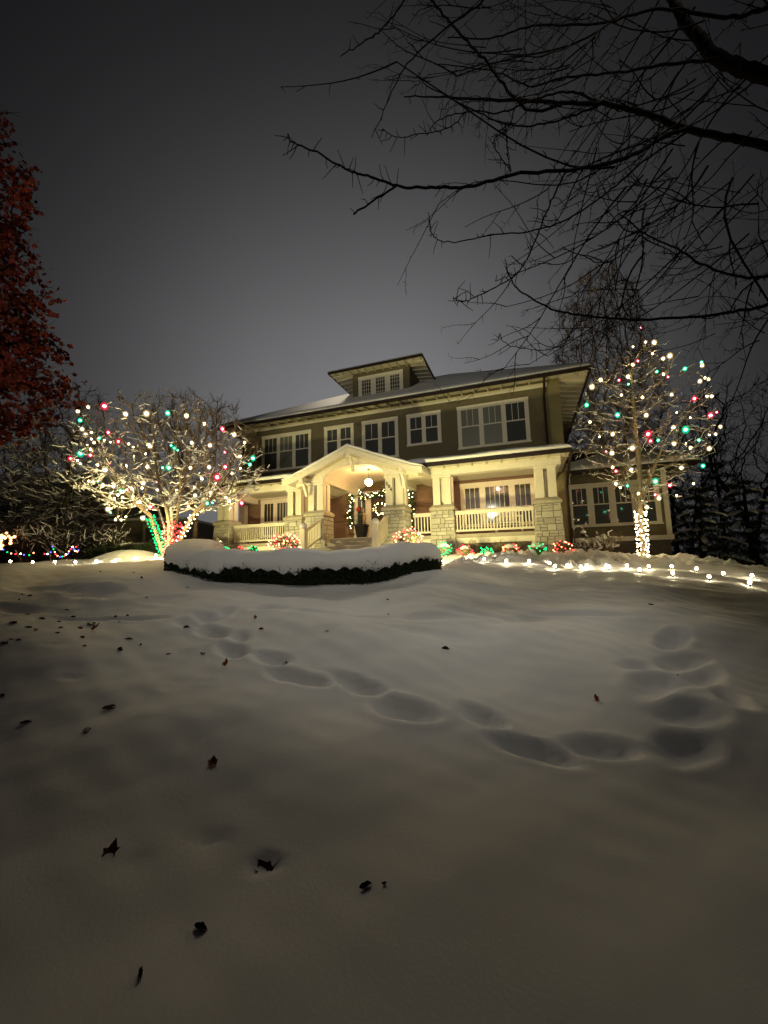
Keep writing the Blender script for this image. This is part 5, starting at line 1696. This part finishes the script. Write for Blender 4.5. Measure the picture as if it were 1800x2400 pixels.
# local x = right, y = away, z = up from the ground there; 39 photo pixels per metre
fx = lambda xp: (xp - 150) / FPX * 24
zz0 = nh.location.z
fz_ = lambda yp: at(150, yp, 24)[2] - zz0
w1 = MB().box(fx(-120), fx(176), 0, 8, -1, fz_(1128)).build('wall', M['nwall'], nh)
w2 = MB().box(fx(176), fx(246), .9, 8, -1, fz_(1150)).build('wall', M['nwall'], nh)
w3 = MB().box(fx(276), fx(440), -.6, 8, -1, fz_(1226)).build('garage_wall', M['nwall'], nh)
MB().box(fx(168), fx(178), -.06, 0, -1, fz_(1130)).box(fx(242), fx(247), .84, .9, -1, fz_(1150)).box(fx(-120), fx(178), -.05, 0, fz_(1150), fz_(1143)).build('corner_trim', M['ntrim'], nh)
for a, c in ((-20, 18), (24, 62), (82, 117), (121, 139), (142, 167)):
    y0, y1 = (1160, 1200)
    f = MB().box(fx(a), fx(a) + .09, -.05, 0, fz_(y1), fz_(y0)).box(fx(c) - .09, fx(c), -.05, 0, fz_(y1), fz_(y0)).box(fx(a), fx(c), -.06, 0, fz_(y0), fz_(y0) + .12).box(fx(a), fx(c), -.06, 0, fz_(y1) - .1, fz_(y1)).box(fx(a) + .09, fx(c) - .09, -.045, 0, fz_((y0 + y1) / 2) - .03, fz_((y0 + y1) / 2) + .03)
    f = f.build('window', M['ntrim'], w1)
    MB().add([(fx(a) + .09, -.02, fz_(y1)), (fx(c) - .09, -.02, fz_(y1)), (fx(c) - .09, -.02, fz_(y0)), (fx(a) + .09, -.02, fz_(y0))], [(0, 1, 2, 3)]).build('pane', M['glass'], f)
MB().box(fx(347), fx(352), -.66, -.6, -1, fz_(1238)).box(fx(347), fx(400), -.66, -.6, fz_(1243), fz_(1236)).box(fx(395), fx(400), -.66, -.6, -1, fz_(1238)).build('door_frame', M['ntrim'], w3)
rfm = MB().add([(fx(-140), -.5, fz_(1128)), (fx(190), -.5, fz_(1128)), (fx(190), 8, fz_(1128)), (fx(-140), 8, fz_(1128)), (fx(-60), 4, fz_(1060)), (fx(120), 4, fz_(1060))],
               [(0, 1, 5, 4), (1, 2, 5), (2, 3, 4, 5), (3, 0, 4), (3, 2, 1, 0)]).build('roof', M['snow_rough'], nh)
MB().box(fx(176), fx(256), .5, 8, fz_(1150), fz_(1146)).build('lower_roof', M['snow_rough'], nh)
MB().box(fx(270), fx(446), -.9, 8, fz_(1226), fz_(1221)).build('garage_roof', M['snow_rough'], nh)

fe = framed('fence', 'dark board fence with a line of snow along its rail, left of the wide tree', 'fence', 340, 15.2)
gx_ = lambda xp: (xp - 340) / FPX * 15.2
ft = at(340, 1271, 15.2)[2] - fe.location.z
bd_ = MB(); x = gx_(262)
while x < gx_(520):
    bd_.box(x, x + .135, 0, .03, -.6, ft - .06 - .015 * math.sin(x * 9)); x += .15
bd_.build('board', M['wood_fence'], fe)
MB().box(gx_(262), gx_(520), -.04, 0, ft - .16, ft - .08).build('rail', M['wood_fence'], fe)
for xp in (300, 352, 405, 458, 511): MB().box(gx_(xp) - .05, gx_(xp) + .05, -.08, .05, -.6, ft + .12).build('post', M['wood_fence'], fe)
MB().box(gx_(262), gx_(520), -.06, .05, ft - .06, ft - .01).build('rail_snow', M['snow_rough'], fe)

# dark evergreen ground hedge in front of the neighbour
hd = thing('dark_hedge', 'low unlit evergreen hedge behind the left row of stake lights', 'hedge', tuple(gp(250, 14)))
LP = []; rng = np.random.RandomState(5)
for _ in range(7000):
    xp = rng.uniform(195, 372); D = 14 + rng.uniform(-.3, .3); p = at(xp, 1316, D); g_ = gz(p[0], p[1]); LP.append((p[0], p[1], g_ - .2 + rng.rand() * (.62 + .05 * math.sin(xp * .08))))
leaf_cloud('foliage', LP, np.tile([0, -.4, .2], (len(LP), 1)), .09, M['hedge'], hd, 8)

# coloured string on the far left shrubs
cs = [('B', 55, 815), ('G', 128, 860), ('P', 198, 884), ('R', 276, 892), ('W', 362, 888), ('B', 424, 907), ('G', 518, 912), ('P', 594, 873), ('R', 790, 893), ('W', 840, 893), ('B', 895, 862), ('B', 928, 763), ('G', 946, 808),
      ('P', 968, 858), ('R', 982, 898), ('P', 1016, 925), ('B', 1058, 945), ('G', 1098, 938), ('R', 1134, 934), ('W', 1168, 903), ('B', 1204, 885), ('P', 1218, 846), ('R', 1250, 807), ('W', 1284, 768), ('B', 1302, 805), ('W', 1328, 838), ('R', 1344, 768), ('B', 1386, 828), ('P', 1366, 850)]
tcs = thing('coloured_light_string', 'string of blue, red, green and peach lights looping along the far left shrubs', 'light string', tuple(at(110, 1290, 13.4)))
mb = {k: mini_mesh(k, .023) for k in 'WGRBP'}
pts = []
for k, x, y in cs:
    p = at(x * .13261, 1180 + y * .13261, 13.4 + .1 * math.sin(x)); pts.append(p); put('bulb', mb[k], p, tcs)
MB().tube([tuple(p) for p in pts], .006, 3).build('cable', M['cable'], tcs)
# neighbour's warm porch lights at the left edge
rng = random.Random(3)
np_ = thing('porch_light_cluster', 'cluster of orange and white lights glowing at the left edge', 'light string', tuple(at(15, 1265, 14)))
wb = mini_mesh('P', .050); pb = bpy.data.meshes.new_from_object(bpy.data.objects['bulb']) if False else mini_mesh('P', .045); pb.materials.clear(); pb.materials.append(M['porchglow'])
for x, y in ((5, 600), (50, 600), (90, 610), (150, 575), (115, 522), (255, 590), (190, 610), (190, 655), (185, 705), (20, 655), (10, 700), (5, 745), (45, 742), (15, 795), (30, 560), (70, 590)):
    put('bulb', wb if rng.random() < .6 else pb, at(x * .13261, 1180 + y * .13261, 14), np_)
MB().tube([tuple(at(x, 1255 + 6 * math.sin(x * .4), 14.05)) for x in range(-20, 40, 6)], .008, 3).build('cable', M['cable'], np_)

# ------------------------------------------------------------------ fallen leaves on the snow
def leaf_mesh(size, seed, curl):
    rng = np.random.RandomState(seed)
    ou = []
    for i, (r, a) in enumerate(MAPLE):
        r2 = r * rng.uniform(.85, 1.15)
        x, y = r2 * math.cos(a), r2 * math.sin(a)
        ou.append((x, y))
    n = len(ou)
    vs = [(0, 0, 0)] + [(x * .5, y * .5, 0) for x, y in ou] + [(x, y, 0) for x, y in ou]
    fs = []
    for i in range(n):
        j = (i + 1) % n
        fs.append((0, 1 + i, 1 + j)); fs.append((1 + i, 1 + n + i, 1 + n + j, 1 + j))
    V = []
    for x, y, z in vs:
        th = x * curl * 2.0
        xx = math.sin(th) / (curl * 2.0) if curl > .01 else x
        z2 = (1 - math.cos(th)) / (curl * 2.0) if curl > .01 else 0
        z2 += y * y * curl * .5 + rng.uniform(-.02, .02)
        V.append((xx * size, y * size, z2 * size))
    mb = MB().add(V, fs)
    top = [(v[0], v[1], v[2] + .003) for v in V]
    mb.add(top, fs)
    mb.tube([(0, -.38 * size, .01), (.02 * size, -.62 * size, .04 * size), (.05 * size, -.85 * size, .16 * size)], [.004, .003, .002], 4)
    me = bpy.data.meshes.new('leaf'); me.from_pydata(mb.v, [], mb.f); me.update()
    return me


def oval_leaf(seed, curl):
    rng = np.random.RandomState(seed); V = []; F = []
    nu, nv = 7, 5
    for i in range(nu):
        t = i / (nu - 1); w = .30 * math.sin(PI * (t * .94 + .03)) ** .7 * (1 + .12 * math.sin(i * 2.3 + seed))
        for j in range(nv):
            u = (j / (nv - 1)) * 2 - 1; a = u * curl
            V.append((w * (math.sin(a) / max(curl, .3)) + rng.uniform(-.012, .012), t - .5, w * (1 - math.cos(a)) * .9 + .16 * (t - .5) ** 2 + rng.uniform(-.01, .015)))
    for i in range(nu - 1):
        for j in range(nv - 1): F.append((i * nv + j, i * nv + j + 1, (i + 1) * nv + j + 1, (i + 1) * nv + j))
    mb_ = MB().add(V, F); mb_.tube([(0, -.5, .04), (.03, -.66, .05), (.02, -.80, .12)], [.012, .009, .006], 4)
    me = bpy.data.meshes.new('leaf'); me.from_pydata(mb_.v, [], mb_.f); me.polygons.foreach_set('use_smooth', [True] * len(me.polygons)); me.update()
    return me


OV = [oval_leaf(i, c) for i, c in enumerate((.9, 1.5, 2.1, 1.2))]
LM = []
for s_, c_ in ((1, .5), (1, .9), (1, 1.5), (1, 2.0)):
    LM.append(leaf_mesh(1.0, int(s_ * 10 + c_ * 7), c_))
# photo x, y, width px, material, curl index, upright angle
leaves = [(1397, 1646, 20, 'rustleaf', 2, 75), (222, 1475, 26, 'rustleaf', 1, 50), (529, 1565, 22, 'rustleaf', 1, 60), (598, 1458, 12, 'rustleaf', 2, 60), (259, 2000, 48, 'brownleaf', 1, 45), (498, 1796, 36, 'brownleaf', 2, 25),
          (673, 1547, 16, 'brownleaf', 2, 50), (622, 2022, 62, 'darkleaf', 2, 5), (858, 2076, 34, 'darkleaf', 3, 5), (903, 2078, 20, 'darkleaf', 3, 70), (470, 2178, 38, 'darkleaf', 3, 15), (327, 2283, 34, 'darkleaf', 3, 25),
          (257, 1667, 32, 'brownleaf', 3, 8), (203, 1726, 26, 'brownleaf', 3, 10), (60, 1698, 24, 'darkleaf', 3, 8), (5, 1640, 16, 'darkleaf', 3, 8), (282, 1524, 20, 'darkleaf', 2, 10), (214, 1456, 34, 'darkleaf', 3, 4),
          (142, 1472, 18, 'darkleaf', 2, 20), (134, 1492, 10, 'darkleaf', 2, 15), (30, 1467, 24, 'darkleaf', 3, 10), (66, 1474, 20, 'darkleaf', 2, 10), (84, 1485, 20, 'darkleaf', 3, 8), (188, 1470, 12, 'brownleaf', 3, 80),
          (192, 1501, 12, 'brownleaf', 2, 60), (197, 1527, 12, 'brownleaf', 2, 20), (302, 1496, 16, 'brownleaf', 3, 8), (330, 1505, 10, 'darkleaf', 2, 10), (8, 1523, 22, 'brownleaf', 3, 10), (26, 1512, 14, 'darkleaf', 3, 10), (41, 1517, 12, 'darkleaf', 3, 10),
          (98, 1445, 16, 'darkleaf', 2, 20), (138, 1449, 12, 'darkleaf', 3, 10), (157, 1425, 10, 'brownleaf', 2, 20), (172, 1434, 12, 'darkleaf', 3, 10), (67, 1423, 10, 'darkleaf', 2, 30), (45, 1404, 8, 'darkleaf', 2, 40), (52, 1390, 8, 'darkleaf', 2, 20), (70, 1394, 12, 'brownleaf', 3, 10),
          (271, 1438, 12, 'brownleaf', 2, 20), (299, 1437, 8, 'brownleaf', 2, 50), (281, 1450, 8, 'darkleaf', 3, 10), (345, 1404, 12, 'brownleaf', 2, 30), (331, 1375, 12, 'darkleaf', 3, 10), (440, 1373, 8, 'darkleaf', 3, 80), (312, 1352, 10, 'darkleaf', 3, 20), (235, 1343, 8, 'brownleaf', 3, 10),
          (604, 1433, 6, 'brownleaf', 2, 60), (612, 1483, 12, 'brownleaf', 2, 10), (767, 1494, 12, 'brownleaf', 3, 10), (911, 1440, 12, 'darkleaf', 2, 20), (909, 1408, 8, 'darkleaf', 2, 20), (1044, 1519, 18, 'darkleaf', 2, 10), (1527, 1423, 14, 'darkleaf', 2, 20), (1589, 1590, 6, 'darkleaf', 3, 70),
          (437, 1466, 14, 'darkleaf', 3, 10), (475, 1529, 18, 'brownleaf', 3, 5), (395, 1527, 12, 'brownleaf', 3, 5)]
named = {0: 'upright rust red leaf standing alone in the snow at the right', 1: 'large rust red maple leaf among the dark scatter at the left', 2: 'rust red maple leaf below the first footprints', 3: 'small upright rust leaf above the footprints',
         4: 'large dark red maple leaf with its stem up, lower left foreground', 5: 'brown curled leaf with a raised stem in the left middle foreground', 6: 'curled brown leaf in the fourth footprint', 7: 'wide dark leaf half sunk in a hollow of the foreground snow',
         8: 'flat dark leaf of the close pair in the lower middle foreground', 9: 'upright dark leaf of the close pair in the lower middle foreground', 10: 'dark curled leaf in the lower foreground, above the lowest one', 11: 'lowest dark curled leaf in the photo',
         12: 'lone curled brown leaf in the left foreground, right of the other two', 13: 'lone curled brown leaf in the left foreground below its neighbour', 14: 'lone dark leaf near the left edge of the foreground', 52: 'dark star shaped leaf in the middle of the open snow', 53: 'dark leaf on the drift under the right hand path'}
rest = sorted([i for i in range(len(leaves)) if i not in named], key=lambda i: leaves[i][0])
zone = {}
for i in rest:
    x, y = leaves[i][:2]
    zn = ('far back left scatter' if y < 1430 else 'left scatter by the rust leaf') if x < 360 else ('snow before the curved hedge')
    zone.setdefault((zn, leaves[i][3]), []).append(i)
import itertools
MORE = ORD + ['%s%s' % ('twenty-', o) for o in ORD[:9]]
for (zn, mm), ids in zone.items():
    for k, i in enumerate(ids):
        named[i] = '%s leaf on the %s, %s from the left' % ('small brown' if mm == 'brownleaf' else 'small dark', zn, MORE[k])
rl_ = random.Random(12)
for i, (x, y, wpx, mm, ci, up) in enumerate(leaves):
    p = hit(x, y); zc = gz(p[0], p[1])
    dist = float((p - CAM) @ _f); sz = wpx / FPX * dist * (1.0 if ci < 2 else 1.0)
    me = (LM[min(ci, 2)] if (mm == 'rustleaf' or i in (4, 5, 7)) else OV[(ci + i) % 4]).copy(); me.materials.clear(); me.materials.append(M[mm])
    o = bpy.data.objects.new('fallen_leaf', me); COL.objects.link(o)
    o.scale = (sz, sz, sz)
    o.rotation_euler = (rad(up * .8 if mm == 'rustleaf' else min(up, 45) * .55), rad(rl_.uniform(-15, 15)), YAW + rad(rl_.uniform(-50, 50) + (0 if mm == 'rustleaf' or i in (4, 5, 7) else 80)))
    o.location = (p[0], p[1], zc + (-.012 * sz if mm != 'rustleaf' else sz * .20))
    tag(o, named[i], 'leaf', 'fallen leaves on the snow')

# ------------------------------------------------------------------ bare tree reaching in overhead from the right
def catm(P, per=7):
    P = np.array(P, float); o = []
    for t in np.linspace(0, len(P) - 1, (len(P) - 1) * per + 1): o.append(cr(P, t))
    return np.array(o)


limbs = [  # (points (x, y, D), r0, r1)
    ([(2300, 560, 5.2), (2050, 420, 5.1), (1800, 342, 5.0), (1690, 319, 5.0), (1593, 298, 4.9), (1516, 267, 4.8), (1412, 243, 4.7), (1308, 240, 4.6), (1150, 232, 4.6), (1060, 229, 4.5), (948, 224, 4.5)], .075, .006),
    ([(1606, 302, 4.9), (1560, 318, 4.7), (1492, 360, 4.5), (1412, 385, 4.4), (1333, 399, 4.3), (1205, 410, 4.2), (1094, 437, 4.1), (1010, 440, 4.05), (931, 435, 4.0), (860, 412, 4.0), (809, 396, 4.0), (733, 353, 3.9), (685, 333, 3.9), (674, 315, 3.9)], .030, .006),
    ([(931, 435, 4.0), (880, 468, 4.0), (827, 502, 4.0)], .012, .009),
    ([(2400, 420, 5.4), (2050, 240, 5.2), (1800, 178, 5.0), (1690, 139, 5.0), (1640, 90, 5.0), (1600, 42, 5.0), (1560, -40, 5.0)], .13, .045),
    ([(1329, 399, 4.3), (1300, 455, 4.3), (1274, 513, 4.25), (1253, 568, 4.2), (1230, 615, 4.2), (1198, 652, 4.2), (1135, 686, 4.2), (1087, 707, 4.2), (1062, 697, 4.2)], .012, .005),
    ([(2300, 600, 5.6), (1950, 650, 5.5), (1800, 714, 5.4), (1731, 728, 5.4), (1641, 742, 5.3), (1482, 749, 5.2), (1392, 742, 5.1), (1305, 728, 5.0), (1225, 686, 5.0), (1195, 650, 5.0), (1185, 610, 5.0)], .035, .005),
    ([(1606, 312, 4.9), (1520, 370, 4.8), (1433, 444, 4.8), (1343, 506, 4.7), (1267, 537, 4.7), (1149, 551, 4.6), (1066, 567, 4.6), (1017, 555, 4.6), (1003, 499, 4.6)], .016, .004),
    ([(1000, -30, 4.6), (1010, 0, 4.6), (1066, 66, 4.6), (1135, 139, 4.6), (1198, 222, 4.6), (1250, 260, 4.7), (1320, 245, 4.7)], .012, .018),
    ([(1150, -40, 4.4), (1135, 0, 4.4), (1045, 66, 4.4), (955, 149, 4.4), (913, 229, 4.4), (872, 322, 4.4)], .016, .004),
    ([(970, -40, 4.2), (948, 0, 4.2), (900, 62, 4.2), (850, 100, 4.2), (799, 132, 4.2)], .012, .005),
    ([(2300, 700, 5.8), (1950, 640, 5.6), (1800, 648, 5.5), (1731, 648, 5.5), (1641, 617, 5.4), (1586, 582, 5.4), (1523, 555, 5.3), (1450, 500, 5.3)], .030, .008),
    ([(1402, 250, 4.7), (1350, 268, 4.7), (1274, 291, 4.6), (1184, 291, 4.6), (1094, 250, 4.6), (1000, 200, 4.6), (980, 170, 4.6)], .016, .005),
    ([(1392, 742, 5.1), (1350, 760, 5.1), (1322, 804, 5.1), (1267, 821, 5.1), (1191, 808, 5.1), (1170, 783, 5.1)], .009, .004),
    ([(1205, 256, 4.6), (1192, 298, 4.6), (1160, 326, 4.6), (1165, 355, 4.6), (1198, 402, 4.3)], .008, .006),
    ([(1184, 285, 4.6), (1187, 330, 4.6), (1192, 370, 4.4), (1196, 404, 4.25)], .008, .006),
    ([(1800, 20, 5.0), (1700, 40, 5.0), (1550, 20, 4.9), (1400, 55, 4.9), (1250, 60, 4.8), (1150, 90, 4.8), (1050, 85, 4.8)], .030, .006),
    ([(1690, 139, 5.0), (1560, 150, 4.9), (1450, 170, 4.9), (1330, 180, 4.8), (1240, 200, 4.8), (1150, 165, 4.8), (1020, 150, 4.8)], .026, .005),
    ([(1412, 243, 4.7), (1340, 215, 4.7), (1260, 230, 4.6), (1180, 262, 4.6), (1100, 262, 4.6), (1030, 280, 4.6), (1000, 318, 4.6)], .018, .004),
    ([(1094, 262, 4.6), (1050, 300, 4.6), (980, 315, 4.6), (930, 322, 4.6), (895, 300, 4.6)], .008, .004),
]
A, B, ra, rb = [], [], [], []
rng = np.random.RandomState(77)


def addline(P, a, c):
    P = np.array(P); n = len(P) - 1
    for i in range(n):
        A.append(P[i]); B.append(P[i + 1]); ra.append(a + (c - a) * (i / n) ** .8); rb.append(a + (c - a) * ((i + 1) / n) ** .8)


main = []
for pts, a, c in limbs:
    W3 = catm([at(x, y, D) for x, y, D in pts]); W3 = W3 + rng.normal(0, .005, W3.shape)
    a *= .9; addline(W3, a, c); main.append((W3, a, c))
R3, U3, F3 = _r, _u, _f


def spur(P0, d, L, r):
    q = P0 + d * L * .5 + rng.normal(0, .02 * L, 3); e = q + (d + rng.normal(0, .25, 3)) * L * .5
    A.append(P0); B.append(q); ra.append(r); rb.append(r * .8); A.append(q); B.append(e); ra.append(r * .8); rb.append(r * .55)


for W3, a, c in main:
    for i in range(2, len(W3) - 1):
        if rng.rand() < .55:
            T = W3[i] - W3[i - 1]; T /= np.linalg.norm(T) + 1e-9
            v = R3 * rng.normal(-.3, .6) + U3 * rng.normal(0, 1) + F3 * rng.normal(0, .4) ; v -= T * (v @ T) * .5; v /= np.linalg.norm(v)
            spur(W3[i], v, rng.uniform(.05, .22), .0045)


def whip(x, y, D, ang, L, r, bend, lvl=0):
    """long thin shoot drooping to the lower left"""
    P0 = at(x, y, D); P = [P0]; dirn = R3 * math.cos(ang) + U3 * math.sin(ang) + F3 * rng.normal(0, .30)
    dirn /= np.linalg.norm(dirn); n = 9; side = np.cross(dirn, F3); side /= np.linalg.norm(side); curv = rng.normal(0, .75)
    for k in range(n):
        dirn = dirn + side * curv * (1.6 * math.sin(k * .7)) / n + U3 * bend / n + R3 * rng.normal(0, .035) + U3 * rng.normal(0, .035); dirn /= np.linalg.norm(dirn)
        P.append(P[-1] + dirn * L / n)
        if lvl < 2 and 1 < k < n and rng.rand() < (.38 if lvl == 0 else .12):
            q = px(P[-1]); s = rng.choice((-1, 1))
            whip(q[0], q[1], q[2], math.atan2(dirn @ U3, dirn @ R3) + s * rng.uniform(.35, .8), L * rng.uniform(.25, .5), r * .6, bend * rng.uniform(-.5, 1), lvl + 1)
        elif rng.rand() < .5:
            v = dirn * .4 + U3 * rng.normal(0, 1) + R3 * rng.normal(0, .6); v /= np.linalg.norm(v)
            spur(P[-1], v, rng.uniform(.03, .10), r * .5)
    addline(P, r, r * .42)


for k in range(58):
    x = rng.uniform(1380, 1930); y = rng.uniform(-120, 430) if k % 3 else rng.uniform(380, 640)
    whip(x, y, rng.uniform(4.4, 7.0), rad(rng.normal(226, 15)), rng.uniform(1.2, 2.8), rng.uniform(.009, .016), rng.uniform(-.1, .9))
for k in range(26):
    x = rng.uniform(1120, 1500); y = rng.uniform(-60, 220)
    whip(x, y, rng.uniform(4.4, 6.0), rad(rng.normal(205, 24)), rng.uniform(.7, 1.6), rng.uniform(.006, .009), rng.uniform(-.5, .8))
for k in range(22):
    x = rng.uniform(1650, 1950); y = rng.uniform(420, 820)
    whip(x, y, rng.uniform(5.0, 7.0), rad(rng.normal(200, 22)), rng.uniform(.8, 2.0), rng.uniform(.006, .010), rng.uniform(-.2, .6))
tr_ = gp(2750, 5.6)
ot = thing('overhanging_tree', 'near bare tree whose thin dark branches reach in overhead from the right', 'tree', tuple(tr_))
tk = [tr_, at(2700, 900, 5.6), at(2560, 500, 5.5), at(2400, 420, 5.4)]
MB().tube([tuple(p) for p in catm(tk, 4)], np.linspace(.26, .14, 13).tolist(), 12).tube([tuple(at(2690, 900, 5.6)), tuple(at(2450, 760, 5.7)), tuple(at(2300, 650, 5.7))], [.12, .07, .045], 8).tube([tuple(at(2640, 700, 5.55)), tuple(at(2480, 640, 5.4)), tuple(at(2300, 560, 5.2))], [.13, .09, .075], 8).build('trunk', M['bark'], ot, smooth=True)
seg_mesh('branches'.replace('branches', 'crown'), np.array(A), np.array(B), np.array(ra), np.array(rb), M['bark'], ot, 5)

# snow lying on twigs and boughs belongs to the surface of its crown: one mesh, two materials
import bmesh


def join(a, b_):
    """append mesh object b_ to mesh object a (same frame) and drop b_"""
    off = len(a.data.materials)
    for m in b_.data.materials: a.data.materials.append(m)
    bm = bmesh.new(); bm.from_mesh(a.data)
    n = len(bm.faces)
    bm.from_mesh(b_.data)
    bm.faces.ensure_lookup_table()
    for f in bm.faces[n:]: f.material_index += off
    bm.to_mesh(a.data); bm.free()
    bpy.data.objects.remove(b_)


for o in [q for q in list(bpy.data.objects) if q.name.split('.')[0] in ('branch_snow', 'twig_snow')]:
    p = o.parent
    tgt = p if p.type == 'MESH' else [c for c in p.children if c.name.startswith('foliage')][0]
    join(tgt, o)
